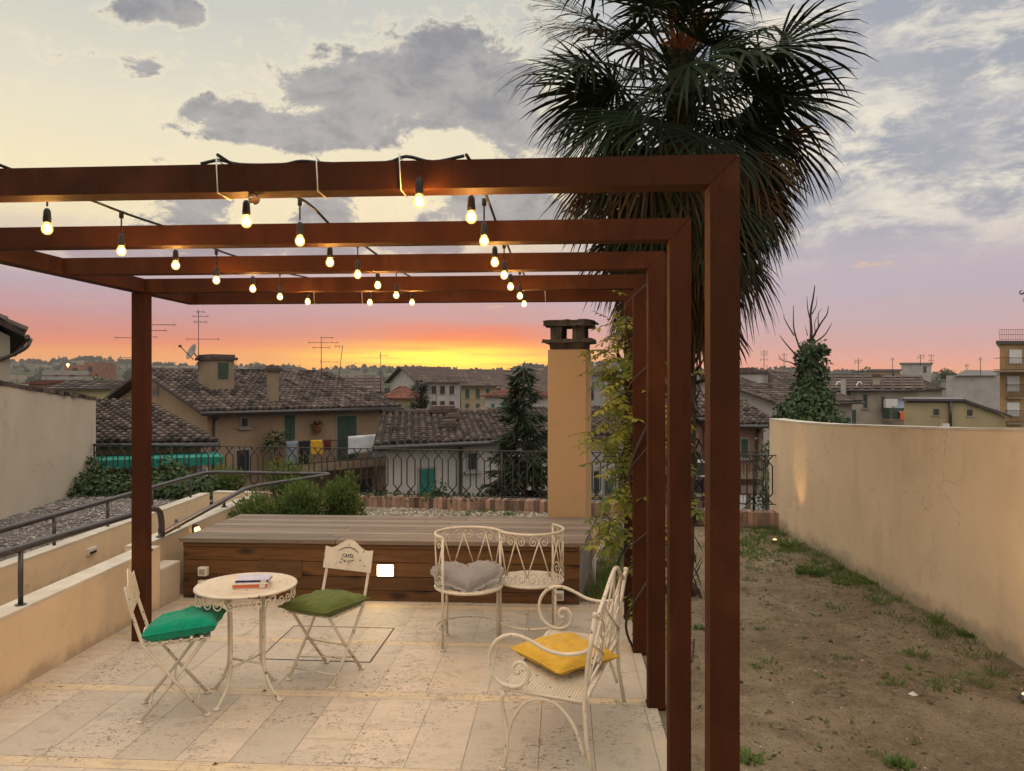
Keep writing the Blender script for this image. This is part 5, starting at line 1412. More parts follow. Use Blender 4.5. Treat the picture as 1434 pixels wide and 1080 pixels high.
for xx in (-.78, -.18):
    b = MB(); n = 12; vs = []
    for j in range(2):
        for i in range(n+1): vs.append((pk.x+xx+.42*i/n*(1 if j else .75), pk.y-.56+.05*math.sin(i*1.6), pk.z+.26-1.7*(1-j)))
    b.faces(vs, [(i, i+1, n+2+i, n+1+i) for i in range(n)]); b.build('curtain', M['sheet'], pv_, True)
# --- big white house
C = Vector(hp_(1087, 45)); th = 40; u = (math.cos(R(th)), math.sin(R(th))); v = (-u[1], u[0])
L_ = House('large_white_house', 'large white house with broad brown roof left of the ivy-clad tree', C, th, along(C, u, 1193), 9.5, .95, 2.35, M['h_white'], M['tile'], over=.5, fine=(.30, .45)); L_.gutter(pipe=.2)
L_.window('f', 1180, 585, 1190, 600, M['shutter'])
L_.chimney(1055, 524, 540, 50.5, 1.2, M['h_white'], 1.4, name='roof_turret'); L_.chimney(1046, 520, 535, 54, .7, M['h_white'])
b = MB(); p = P(1065, 530, 50.5)-L_.v*.72; b.box(p, (.4, .06, .55), Matrix((L_.u, L_.v, Vector((0, 0, 1)))).transposed()); b.build('turret_window', M['pane'], L_.roof, True)
C = Vector(hp_(1072, 68)); House('tan_roof_house', 'house with a red-edged gable behind the large white house', C, 30, 6, 7, 2.1, 3.35, M['h_tan'], M['tile_brown'], over=.5)
# --- yellow house with blue awning
C = Vector(hp_(1160, 60)); th = 3; u = (1, 0)
Y_ = House('long_yellow_house', 'long pale yellow house with a small balcony and striped awning above the ochre wall', C, th, XY(1287, 60)-XY(1160, 60)+.1, 9, 1.68, 2.65, M['h_cream'], M['tile_brown'], over=.6, vd=(.44, .9))
for (x0, y0, x1, y1, mt) in ((1209, 553, 1214, 571, 'shutter'), (1193, 574, 1198, 594, 'shutter'), (1235, 556, 1238, 572, 'shutter_brown'), (1174, 548, 1178, 560, 'pane'), (1181, 575, 1185, 596, 'shutter')):
    Y_.window('f', x0, y0, x1, y1, M[mt])
Y_.chimney(1181, 531, 560, 58.5, .38, M['h_white'], cap=False); Y_.chimney(1227.5, 528, 543, 61, .6, M['h_cream']); Y_.gutter(pipe=Y_.at('f', 1190, 560)[0])
for x in (1172, 1201):
    b = MB(); c_ = P(x, 537, 60.5); b.tube(spline([c_+Vector((-.15, 0, -.5)), c_, c_+Vector((.2, 0, .12)), c_+Vector((.35, 0, -.1))], 3), .06, 6); b.build('vent_pipe', M['shutter_white'], Y_.roof, True)
pb = P(1251, 586, 59.3); b = MB(); b.box(pb+Vector((0, 0, -.1)), (1.2, 1.2, .16)); yb = b.build('balcony', M['h_tan'], Y_.r, True)
b = MB(); b.box(pb+Vector((0, -.55, .42)), (1.2, .06, .8)); b.box(pb+Vector((-.57, 0, .42)), (.06, 1.0, .8)); b.build('balcony_rail', M['shutter'], yb, True)
b = MB(); aw = P(1256, 563, 59.9); b.hexa([aw+Vector(q) for q in ((-.4, -1.5, -.9), (.9, -1.5, -.9), (.3, .4, .25), (-.9, .4, .25), (-.4, -1.5, -.84), (.9, -1.5, -.84), (.3, .4, .31), (-.9, .4, .31))]); b.build('awning', M['laundry_grey'], Y_.r, True)
b = MB(); b.box(P(1247, 567, 59.5), (.9, .4, .9)); b.build('cabinet', M['shutter_white'], Y_.r, True)
for x in (1264, 1271):
    p = P(x, 576, 58.0); washing('hung_cloth', 'bright orange cloth hanging by the yellow house balcony, the %s one' % ('left' if x < 1268 else 'right'), M['orange_cloth'], p+Vector((-.18, 0, 0)), p+Vector((.18, 0, 0)), .7, seed=x)
b = MB(); pq_ = P(1267, 575.5, 58.0); b.tube([pq_+Vector((-1, 0, 0)), pq_+Vector((1, 0, 0))], .02, 5); b.tube([pq_+Vector((1, 0, 0)), pq_+Vector((1, 0, -8))], .03, 5); b.tube([pq_+Vector((-1, 0, 0)), pq_+Vector((-1, 0, -8))], .03, 5)
tag(b.build('washing_line', M['rail']), 'washing line carrying two orange cloths', 'washing line')
# --- low yellow shed roof, white modern block, orange flats
Yn = 44.; o = thing('lean_to_house', 'low yellow building with a dark one-pitch roof edge behind the ochre wall', 'house', (XY(1340, Yn), Yn, -8))
pp = [P(1266, 640, Yn), P(1408, 640, Yn), P(1408, 584, Yn), P(1352, 564, Yn), P(1266, 564, Yn)]
b = MB(); b.prism([Vector((q.x, q.y, q.z if i > 1 else -8)) for i, q in enumerate(pp)], (3.3, 6, 0)); b.build('wall', M['h_yellow'], o, True)
b = MB()
for a, c in ((P(1263, 562, Yn-.25), P(1352, 562.5, Yn-.25)), (P(1351, 562.5, Yn-.25), P(1418, 586, Yn-.25))):
    b.hexa([a, c, c+Vector((3.5, 6.5, 0)), a+Vector((3.5, 6.5, 0)), a+Vector((0, 0, .14)), c+Vector((0, 0, .14)), c+Vector((3.5, 6.5, .14)), a+Vector((3.5, 6.5, .14))], .3)
b.build('roof', M['rail'], o, True)
for x, y in ((1311, 577), (1358, 578)):
    b = MB(); c_ = P(x, y, Yn); b.box(c_+Vector((0, 0, .0)), (.30, .06, .34)); w_ = b.build('window', M['pane'], o, True); b = MB(); b.box(c_+Vector((0, -.02, -.22)), (.5, .08, .06)); b.build('sill', M['h_grey'], w_, True)
b = MB(); b.tube([P(1331, 600, Yn-.15), P(1331, 560, Yn-.15)], .085, 8); b.build('flue', M['rail'], o, True)
b = MB(); b.box(P(1323, 597, Yn-.3), (.4, .3, .3)); b.build('air_conditioner', M['shutter_white'], o, True)
C = Vector(hp_(1322, 80)); O_ = House('white_modern_house', 'white modern flat-topped house beside the orange flats', C, 0, XY(1396, 80)-XY(1322, 80), 9, H-37/F*80, None, M['h_white'], M['tile_grey'], over=.02, vd=(.56, .83))
b = MB(); a = P(1322, 575, 80.2); c_ = P(1420, 526, 80.4)
b.hexa([P(1325, 577, 83), P(1420, 577, 83), P(1420, 577, 89), P(1325, 577, 89), P(1325, 526, 83), P(1420, 526, 83), P(1420, 526, 89), P(1325, 526, 89)]); b.build('upper_storey', M['h_white'], O_.r, True)
b = MB(); b.hexa([P(1338, 526, 82.6), P(1396, 526, 82.6), P(1396, 526, 90), P(1338, 526, 90), P(1352, 518, 83.5), P(1396, 519, 83.5), P(1396, 519, 89), P(1352, 518, 89)]); b.build('skylight_roof', M['tile_grey'], O_.r, True)
O_.window('f', 1362, 582, 1378, 590, M['pane'], shut=False)
# orange flats
C = Vector(hp_(1400, 60)); Q_ = House('orange_flats', 'orange block of flats with white blinds and balconies at the right edge', C, 4, 8, 10, H+58/F*60, None, M['h_orange'], M['rail'], over=.30, cat='apartment block', vd=(.67, 1.0))
for (x0, y0, x1, y1) in ((1413, 490, 1430, 509), (1410, 527, 1427, 548), (1410, 564, 1427, 583), (1440, 490, 1455, 509), (1440, 527, 1455, 548)): Q_.window('f', x0, y0, x1, y1, M['shutter_white'], shut=False, sill=False)
def flats_bal(px0, px1, py, dep, parent):
    o2, d2, n2 = Q_.face('f'); s0, z = Q_.at('f', px0, py); s1, _ = Q_.at('f', px1, py)
    q = lambda s, t, zz: o2+d2*s+n2*t+Vector((0, 0, zz))
    b = MB(); b.hexa([q(s0, dep, z-.14), q(s1, dep, z-.14), q(s1, .002, z-.14), q(s0, .002, z-.14), q(s0, dep, z), q(s1, dep, z), q(s1, .002, z), q(s0, .002, z)]); bo = b.build('balcony', M['h_tan'], parent, True)
    b = MB(); n = int((s1-s0)/.11)
    for i in range(n+1): p = s0+(s1-s0)*i/n; b.bar(q(p, dep-.03, z), q(p, dep-.03, z+.95), .014, .014, (1, 0, 0))
    for zz in (z+.06, z+.95): b.bar(q(s0, dep-.03, zz), q(s1, dep-.03, zz), .04, .04); b.bar(q(s0, .01, zz), q(s0, dep-.03, zz), .04, .04)
    b.build('balcony_rail', M['iron'], bo, True)
flats_bal(1392, 1470, 519, 1.3, Q_.r); flats_bal(1408, 1430, 556, .3, Q_.r); flats_bal(1408, 1430, 592, .3, Q_.r)
z = H+60/F*60+.2; b = MB(); x0, x1 = XY(1404, 59.9), XY(1480, 59.9)
for i in range(31): xx = x0+(x1-x0)*i/30; b.box((xx, 60.3, z+.42), (.02, .02, .85))
for zz in (z+.05, z+.45, z+.85): b.box(((x0+x1)/2, 60.3, zz), (x1-x0, .03, .03))
b.build('terrace_rail', M['h_pink'], Q_.r, True)
# --- far roofs
fr_list = [(1262, 1305, 508, 528, 140, 'white_block', 'flat-topped white penthouse on the skyline', 'h_white', None), (1216, 1262, 517, 528, 120, 'tan_block', 'flat tan block left of the white penthouse', 'h_tan', None),
           (1150, 1222, 522, 532, 135, 'pale_block', 'long pale flat roof on the skyline behind the yellow house', 'h_white', None), (1238, 1322, 529, 545, 95, 'brown_roofed_house', 'broad brown hipped roof right of the yellow house', 'h_cream', 'tile_brown'),
           (1318, 1345, 531, 540, 130, 'grey_block', 'small grey block left of the white modern house', 'h_grey', None),
           (1096, 1150, 520, 530, 160, 'brown_roofed_house', 'far brown roof just behind the ivy-clad tree', 'h_white', 'tile_brown'), (958, 995, 520, 532, 110, 'grey_block', 'small dark block between the posts on the skyline', 'h_grey', None),
           (1036, 1060, 518, 534, 150, 'brown_roofed_house', 'far brown roof right of the nearest post', 'h_cream', 'tile_brown'), (835, 880, 540, 552, 140, 'brown_roofed_house', 'far roof behind the vine leaves', 'h_tan', 'tile_brown'),
           (706, 768, 540, 556, 140, 'brown_roofed_house', 'far brown roof between the conifer and the garden chimney', 'h_tan', 'tile_brown'), (440, 480, 528, 540, 130, 'brown_roofed_house', 'far brown roof over the ochre ridge', 'h_cream', 'tile_brown')]
for (xa, xb, ya, yb, Y, nm, lab, wm, rm) in fr_list:
    C = Vector(hp_(xa, Y)); zt_ = H-(ya-CY)/F*Y; zl_ = H-(yb-CY)/F*Y
    if rm: h_ = House(nm, lab, C, 3, XY(xb, Y)-XY(xa, Y), 11, zl_, zt_, M[wm], M[rm], over=.6, hip=.9 if 'hipped' in lab else 0, vd=((xa-CX)/F*.8, 1.0))
    else:
        h_ = House(nm, lab, C, 2, XY(xb, Y)-XY(xa, Y), 8, zt_-.25, None, M[wm], M['tile_grey'], over=.3, vd=((xa-CX)/F, 1.0))
        if xb-xa > 30: h_.window('f', xa+(xb-xa)*.72, ya+5, xa+(xb-xa)*.72+4, ya+14, M['pane'], shut=False, sill=False)
# hillside buildings at the left
Y = 170; o = thing('hillside_house', 'pink terraced house with a lamp on it, far off at the left under the hills', 'house', (XY(100, Y), Y, 0))
b = MB()
for (x0, x1, y0, y1, dy) in ((62, 135, 531, 548, 0), (63, 120, 523, 533, 3), (90, 135, 511, 540, 5), (118, 134, 507, 530, 8)):
    a, c = P(x0, y1, Y+dy), P(x1, y0, Y+dy); b.hexa([(a.x, Y+dy, -5), (c.x, Y+dy, -5), (c.x, Y+dy+9, -5), (a.x, Y+dy+9, -5), (a.x, Y+dy, c.z), (c.x, Y+dy, c.z), (c.x, Y+dy+9, c.z), (a.x, Y+dy+9, c.z)])
b.build('wall', M['h_pink'], o, True)
b = MB()
for (x0, x1, yy) in ((60, 137, 531), (61, 121, 523)):
    a, c = P(x0, yy, Y-.5), P(x1, yy, Y-.5); b.box(((a.x+c.x)/2, Y-.2, a.z+.1), (c.x-a.x, 1.5, .9))
b.build('terrace', M['h_grey'], o, True)
for x, y in ((70, 538), (84, 538), (105, 519), (126, 517), (100, 528), (78, 528)):
    b = MB(); c_ = P(x, y, Y-.06 if y > 530 else Y+2.8); b.box(c_, (.9, .3, 1.2)); b.build('window', M['pane'], o, True)
b = MB(); b.lathe([(0, -.34), (.24, -.24), (.34, 0), (.24, .24), (0, .34)], P(95, 511, Y+2), 10); b.tube([P(95, 511, Y+2), P(95, 515, Y+2)], .06, 5); b.build('lamp', M['spot_glow'], o, True)
C = Vector(hp_(76, 75)); House('low_tiled_house', 'low tiled roof showing just above the left boundary wall', C, 4, XY(150, 75)-XY(76, 75), 8, H-6/F*75, H+6/F*75, M['h_yellow'], M['tile'], over=.5)
C = Vector(hp_(40, 90)); House('pink_roofed_house', 'far reddish roof at the left behind the boundary wall', C, 4, XY(60, 90)-XY(40, 90), 8, H+2/F*90, H+6/F*90, M['h_pink'], M['tile_red'], over=.5)
for (px, Y, y0, y1, bars, lab) in ((1070, 70, 490, 524, [(493, 4, 0, 3), (497, 3.5, 0, 3), (504, 5, 0, 3)], 'aerial right of the nearest rusty post'), (1098, 75, 494, 522, [(497, 3, 0, 3), (503, 5, -2, 3)], 'aerial just left of the ivy-clad tree'),
                                   (1202, 80, 502, 532, [(505, 4, 0, 3), (508, 3, -2, 3)], 'aerial with a dish-like head left of the penthouse'), (1289, 139, 497, 510, [(498, 3, 2, 3), (501, 4, 0, 3)], 'left aerial on the white penthouse'),
                                   (1304, 139, 497, 512, [(498, 3, 0, 3), (505, 3, 0, 3)], 'right aerial on the white penthouse'), (1250, 119, 501, 520, [(503, 2, 0, 2)], 'thin aerial on the tan block'), (1373, 82, 500, 522, [(503, 2, 0, 2)], 'thin aerial on the white modern house'), (1354, 100, 510, 535, [(512, 2, 0, 2)], 'thin aerial near the white modern house')):
    antenna(lab, px, Y, y0, y1, bars)

# --- valley floor and hills
b = MB(); b.face([(-4100, -190, -8), (4100, -190, -8), (4100, 2390, -8), (-4100, 2390, -8)]); tag(b.build('town_ground', M['town_ground'], loc=(0, 0, -8)), kind='structure')
SIL = [(-400, 506), (-100, 504), (20, 503), (60, 506), (100, 502), (125, 500), (150, 502), (175, 505), (205, 507), (260, 508), (310, 508), (330, 509), (350, 510), (400, 513), (440, 516), (480, 513), (510, 511), (560, 512), (600, 513), (640, 515), (680, 516.5), (715, 515), (735, 510), (760, 512), (800, 514), (830, 508), (850, 507), (872, 509), (910, 514), (970, 516), (1035, 517), (1070, 514), (1100, 513.5), (1150, 516), (1200, 519), (1270, 521), (1434, 521), (1700, 520), (2300, 515)]
def sil(px):
    for (a, ya), (c, yc) in zip(SIL, SIL[1:]):
        if a <= px <= c: t = (px-a)/(c-a); t = t*t*(3-2*t); return ya+(yc-ya)*t
    return 512
b = MB(); vs = []; fs = []; np_ = 200; rs = [170, 230, 300, 380, 470, 570, 680, 800, 930, 1070, 1220, 1380, 1550, 1700, 1850, 2200]
def hill_z(px, r_):
    crest_ = H+(CY-sil(px))/F*1550-5
    t = (r_-170)/1380
    if t <= 1: f = .10*t+.90*(max(0, t-.12)/.88)**1.7; z = -8+(crest_+8)*f
    else: z = crest_-(t-1)*90
    x = XY(px, r_); z += (5*mnoise.noise((x*.004, r_*.004, 0))+2.0*mnoise.noise((x*.013, r_*.013, 3)))*min(1, max(0, (r_-250)/300))*(1 if t < .9 else .25)
    return z
for i in range(np_+1):
    px = -500+2800*i/np_
    for r_ in rs: vs.append((XY(px, r_), r_, hill_z(px, r_)))
m_ = len(rs)
for i in range(np_):
    for j in range(m_-1): a = i*m_+j; fs.append((a, a+m_, a+m_+1, a+1))
b.faces(vs, fs, .5, True); tag(b.build('hills', M['hill'], loc=(0, 170, -8)), kind='structure')
# woods on the hills: clumps of leaf faces
b = MB(); rnd = random.Random(77)
def clump(p, r_, h_, n, cyp=False):
    for i in range(n):
        d = Vector((rnd.gauss(0, 1), rnd.gauss(0, 1), rnd.gauss(0, 1))).normalized()
        c = p+Vector((d.x*r_*rnd.uniform(.4, 1), d.y*r_*.8, h_*.5+d.z*h_*.5)); s = r_*rnd.uniform(.35, .7)*(1 if not cyp else .8)
        a = rnd.uniform(0, 6.3); u_ = Vector((math.cos(a), rnd.uniform(-.3, .3), math.sin(a))).normalized(); w_ = Vector((-u_.z, rnd.uniform(-.3, .3), u_.x)).normalized()
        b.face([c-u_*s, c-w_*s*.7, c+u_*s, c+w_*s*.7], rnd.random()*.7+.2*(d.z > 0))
for i in range(1500):
    px = rnd.uniform(-60, 1500); k = rnd.random()
    r_ = 1530 if k < .40 else rnd.uniform(350, 1450)
    dens = .5+.9*mnoise.noise((px*.012, r_*.004, 1))
    if 20 < px < 215 or 320 < px < 420 or 720 < px < 880: dens += .45
    if r_ < 1500 and dens < .55 and rnd.random() < .8: continue
    if r_ >= 1500 and 430 < px < 700 and rnd.random() < .35: continue
    cy_ = rnd.random() < .22; x = XY(px, r_)
    sc_ = rnd.uniform(2.2, 4.8)*(1.0 if not (20 < px < 215 or 320 < px < 420 or 725 < px < 880) else 1.25)
    clump(Vector((x, r_, hill_z(px, r_)-1)), sc_*(.35 if cy_ else 1), sc_*(2.4 if cy_ else 1.5), 22, cy_)
tag(b.build('far_wood', M['wood_far'], loc=(0, 500, 0)), kind='stuff')
# ------------------------------------------------------------------ plants
def rdir(rnd): return Vector((rnd.gauss(0, 1), rnd.gauss(0, 1), rnd.gauss(0, 1))).normalized()
# ---- fan palm behind the right posts
PX_, PY_ = 1.65, 7.55
r = thing('fan_palm', 'tall fan palm with a thick skirt of dead leaves behind the right posts', 'palm tree', (PX_, PY_, 0))
hz = 5.05
b = MB(); rnd = random.Random(31)
tp = [Vector((PX_+.03*math.sin(z*1.3), PY_+.02*math.cos(z), z)) for z in [-.1+i*.14 for i in range(40)]]
b.tube(tp, [.118+.02*rnd.random()+(.12*(1-z/5)**8 if z < .5 else 0) for z in range(0, 40)], 14)
for i in range(420):                                               # stubs and matted fibre up the trunk
    z = rnd.uniform(.05, 5.2); a = rnd.uniform(0, 6.3); d = Vector((math.cos(a), math.sin(a), 0)); p = Vector((PX_, PY_, z))+d*.115
    b.leaf(p, d*.45+Vector((rnd.uniform(-.3, .3), rnd.uniform(-.3, .3), rnd.choice((-1, 1)))), d, rnd.uniform(.12, .3), rnd.uniform(.02, .06), rnd.random(), .3)
b.build('trunk', M['fibre'], r, True)
def frond(name, mt, o, a, el, pet, rad, spread, droop, seed, tint0=.5, nseg=34, twist=0.0, cut=.35):
    """fan leaf: petiole from o at heading a, elevation el; strips split from 'cut' outwards and sag"""
    rn = random.Random(seed); b = MB(); hd = Vector((math.cos(a), math.sin(a), 0))
    d0 = (hd*math.cos(el)+Vector((0, 0, math.sin(el)))).normalized()
    pts_ = [Vector(o)]; d = d0.copy(); stp = pet/6
    for i in range(6):
        d = (d+Vector((0, 0, -droop*.10))).normalized(); pts_.append(pts_[-1]+d*stp)
    b.tube(pts_, [.014, .012, .011, .010, .009, .009, .008], 5, tint=.35)
    q = pts_[-1]; ax = (d+Vector((0, 0, -droop*.35))).normalized()
    side = ax.cross(Vector((0, 0, 1))); side = side.normalized() if side.length > .05 else Vector((-math.sin(a), math.cos(a), 0))
    nrm = side.cross(ax).normalized()
    if twist:
        m = Matrix.Rotation(twist, 3, ax); side = m @ side; nrm = m @ nrm
    for k in range(nseg):
        t = -1+2*(k+.5)/nseg; an = t*spread/2; fold = .05 if k % 2 else -.05
        dr_ = (ax*math.cos(an)+side*math.sin(an)+nrm*(fold+.10*abs(t))).normalized()
        L = rad*(1-.32*abs(t)**2.2)*rn.uniform(.90, 1.06); w0 = 2*L*cut*math.tan(spread/nseg/2)*1.02; w0 = max(w0, .022)
        x = dr_.cross(nrm).normalized(); p0 = q; dd_ = dr_.copy(); ti = min(1, max(0, rn.gauss(tint0, .18)))
        steps = [(0, .006), (cut, w0*.5), (.62, w0*.44), (.84, w0*.24), (1.0, .0012)]
        prev = None; pos = q.copy(); last = 0
        sag = droop*rn.uniform(.5, 1.5)
        for (f, hw_) in steps:
            stp = (f-last)*L; last = f
            if f > cut: dd_ = (dd_+Vector((0, 0, -sag*(f-cut)*.75))+Vector((rn.uniform(-.04, .04), rn.uniform(-.04, .04), 0))).normalized()
            pos = pos+dd_*stp; cur = (pos-x*hw_, pos+x*hw_)
            if prev: b.face([prev[0], prev[1], cur[1], cur[0]], ti)
            prev = cur
    return b.build(name, mt, r, True)
heart = Vector((PX_, PY_, hz)); ga = 2.39996
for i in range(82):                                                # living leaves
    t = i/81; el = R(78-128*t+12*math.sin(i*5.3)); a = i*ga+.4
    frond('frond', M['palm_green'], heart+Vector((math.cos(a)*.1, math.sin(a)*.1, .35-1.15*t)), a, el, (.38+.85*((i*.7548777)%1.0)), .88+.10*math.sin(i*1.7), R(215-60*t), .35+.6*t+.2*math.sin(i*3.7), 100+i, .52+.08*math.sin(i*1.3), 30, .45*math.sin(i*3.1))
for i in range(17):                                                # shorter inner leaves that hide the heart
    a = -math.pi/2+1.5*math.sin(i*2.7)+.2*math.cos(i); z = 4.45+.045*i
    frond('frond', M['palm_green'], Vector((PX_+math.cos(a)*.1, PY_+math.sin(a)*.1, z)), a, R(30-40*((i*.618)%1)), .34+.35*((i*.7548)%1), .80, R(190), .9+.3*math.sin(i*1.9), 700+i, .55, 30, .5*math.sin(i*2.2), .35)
for i in range(99):                                                # dead leaves hanging down the trunk
    t = i/98; a = i*ga+1.1; el = R(-14-50*t+10*math.sin(i*4.1))
    z = 4.75-1.78*t
    frond('dead_frond', M['palm_dead'], Vector((PX_+math.cos(a)*.13, PY_+math.sin(a)*.13, z)), a, el, .80-.50*t+.26*((i*.7548777)%1.0), .78-.22*t, R(130-55*t), 1.0, 300+i, .38+.24*math.sin(i), 24, .6*math.sin(i*2.1), .42)
b = MB(); rn = random.Random(4)
for k in range(70):
    a = rn.uniform(0, 6.3); p = heart+Vector((-.05, -.2, .15)); d = Vector((math.cos(a)*.5, math.sin(a)*.5-.5, rn.uniform(.1, .8)))
    b.tube(spline([p, p+d*.22, p+d*.42+Vector((0, 0, -.10))], 3), .008, 4, tint=rn.random())
b.build('flower_stalk', M['terracotta'], r, True)

# ---- climbing vine on the rear posts
r = thing('climbing_vine', 'yellow-green climbing vine on the rear right posts of the pergola', 'climbing plant', (1.0, 6.5, 0))
rnd = random.Random(52); stems = MB(); lv = MB()
def stem(pts_, r0): stems.tube(spline(pts_, 5), r0, 5)
pcen = [Vector((O0+PV*(d+T/2)+PL*T/2).to_tuple()) for d in ds]
def coil(c, z0, z1, turns, rad, ph, r0):
    n = 40; path = []
    for i in range(n+1):
        t = i/n; a = ph+turns*2*math.pi*t; path.append(Vector((c.x+rad*math.cos(a)*(1+.2*math.sin(9*t)), c.y+rad*math.sin(a), z0+(z1-z0)*t)))
    stems.tube(path, r0, 5); return path
paths = [coil(pcen[4], 0, 2.75, 3, .095, 0, .011), coil(pcen[3], .0, 2.5, 2.2, .095, 2, .010), coil(pcen[4], .1, 2.3, 4, .10, 3, .008), coil(pcen[3], .3, 2.75, 4, .10, 5, .006)]
stem([(1.45, 6.4, 0), (1.35, 6.1, .35), (1.2, 5.9, .6), (1.05, 5.85, .9), (1.0, 5.8, 1.3)], .013)
stem([(1.42, 6.0, .02), (1.15, 4.95, .22), (1.03, 4.85, .45), (1.01, 4.8, .7)], .008)
def compound(p, d, L, npair, s, ti):
    """feathered leaf drooping from p"""
    d = d.normalized(); pos = p.copy(); path = [p.copy()]
    for k in range(npair):
        d = (d+Vector((0, 0, -.13))).normalized(); pos = pos+d*(L/npair); path.append(pos.copy())
        x = d.cross(Vector((0, 0, 1)));  x = x.normalized() if x.length > .05 else Vector((1, 0, 0)); up = x.cross(d)
        for sg in (-1, 1):
            lv.leaf(pos, d*.5+x*sg+Vector((0, 0, -.28+rnd.uniform(-.15, .15))), up+rdir(rnd)*.3, s*rnd.uniform(.8, 1.15), s*.40, min(1, max(0, ti+rnd.uniform(-.2, .2))), .12)
    lv.leaf(pos, d, Vector((0, 0, 1)), s, s*.40, ti)
    stems.tube(path, .0022, 3)
def vleaf(p, dirx, n):
    for i in range(n):
        d = Vector((dirx[0]+rnd.gauss(0, .6), dirx[1]+rnd.gauss(0, .6), rnd.uniform(-.35, .6)))
        compound(p+rdir(rnd)*.05, d, rnd.uniform(.15, .30), rnd.choice((4, 5, 6)), rnd.uniform(.065, .095), rnd.random()**.8)
# density by height as in the photograph: thick at 1.1-2.4 m, sparse near the foot
for px, py, n, sprd in ((872, 470, 9, 12), (884, 455, 8, 10), (868, 500, 7, 14), (890, 485, 6, 8), (874, 520, 13, 14), (860, 528, 6, 8), (894, 512, 6, 8), (872, 545, 10, 12), (890, 545, 6, 10), (882, 575, 5, 10), (900, 580, 4, 6),
                        (876, 600, 12, 14), (862, 617, 10, 10), (892, 615, 8, 10), (880, 635, 10, 14), (870, 655, 9, 12), (895, 650, 5, 8), (880, 675, 8, 12), (872, 690, 9, 12), (888, 700, 5, 10), (876, 735, 6, 12), (862, 725, 5, 8), (893, 745, 3, 8),
                        (888, 770, 3, 6), (893, 800, 3, 6), (890, 828, 3, 5), (897, 845, 3, 5), (868, 757, 4, 6)):
    for i in range(int(n*1.1)):
        q = P(px+rnd.gauss(0, sprd*.55), py+rnd.gauss(0, 9), rnd.uniform(5.9, 6.75))
        vleaf(q, (-.6 if px < 880 else .1, -.5), 1)
for px, py, n in ((937, 560, 3), (939, 590, 3), (937, 620, 4), (940, 650, 3), (938, 700, 4), (941, 725, 3), (938, 870, 3), (942, 880, 2)):
    for i in range(n): vleaf(P(px+rnd.gauss(0, 4), py+rnd.gauss(0, 8), rnd.uniform(5.2, 6.2)), (0, -.4), 1)
for px, py in ((818, 400), (840, 405), (860, 300+97), (855, 392)): vleaf(P(px, py, 6.5), (-.6, -.3), 1)
# twigs that carry the outer leaves back to the stems
for px, py in ((850, 475), (846, 500), (855, 530), (845, 640), (852, 660), (856, 700), (858, 735), (848, 610)):
    a = P(px, py, 6.3); c = Vector((pcen[4].x-.05, 6.45, a.z-.12)); stem([c, c.lerp(a, .5)+Vector((0, 0, .05)), a], .0045)
stems.build('stem', M['twig'], r, True); lv.build('foliage', M['vine'], r, True)

# ---- shrubs behind the deck
def shrub(label, c, rx, h_, seed, n=2600, kind='shrub', mt='shrub'):
    rn = random.Random(seed); c = Vector(c); o = thing(kind, label, 'shrub', tuple(c)); b = MB(); s_ = MB()
    for k in range(26):
        a = rn.uniform(0, 6.3); q = c+Vector((math.cos(a)*rx*rn.uniform(.2, .85), math.sin(a)*rx*rn.uniform(.2, .8), h_*rn.uniform(.55, 1.02)))
        s_.tube(spline([c+Vector((math.cos(a)*.04, math.sin(a)*.04, 0)), c.lerp(q, .5)+Vector((0, 0, .06)), q], 3), [.008]*3+[.005]*3+[.003], 4)
    lobes = [(c+Vector((rn.uniform(-.55, .55)*rx, rn.uniform(-.5, .5)*rx, h_*rn.uniform(.35, .82))), rn.uniform(.4, .62)*rx, .20*h_+.1*h_*rn.random()) for _ in range(11)]
    for i in range(n):
        L_, rr_, hh_ = rn.choice(lobes); d = rdir(rn); q = L_+Vector((d.x*rr_, d.y*rr_, d.z*hh_*1.5))*rn.uniform(.55, 1.08)
        if rn.random() < .14: q = q+Vector((0, 0, rn.uniform(0, .11)))
        if q.z < c.z+.03: continue
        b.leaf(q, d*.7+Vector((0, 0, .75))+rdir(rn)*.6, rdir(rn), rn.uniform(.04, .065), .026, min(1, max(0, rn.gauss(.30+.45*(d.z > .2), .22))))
    s_.build('stem', M['twig'], o, True); b.build('foliage', M[mt], o, True); return o
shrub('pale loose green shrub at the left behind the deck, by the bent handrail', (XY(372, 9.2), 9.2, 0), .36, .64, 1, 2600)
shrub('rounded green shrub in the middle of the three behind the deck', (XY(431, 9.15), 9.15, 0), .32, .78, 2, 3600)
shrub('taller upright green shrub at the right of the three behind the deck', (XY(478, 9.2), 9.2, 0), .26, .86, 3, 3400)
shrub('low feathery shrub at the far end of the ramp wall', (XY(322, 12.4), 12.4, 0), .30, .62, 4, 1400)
shrub('low green shrub by the railing at the end of the handrails', (XY(396, 11.7), 11.7, 0), .45, .78, 5, 1500)
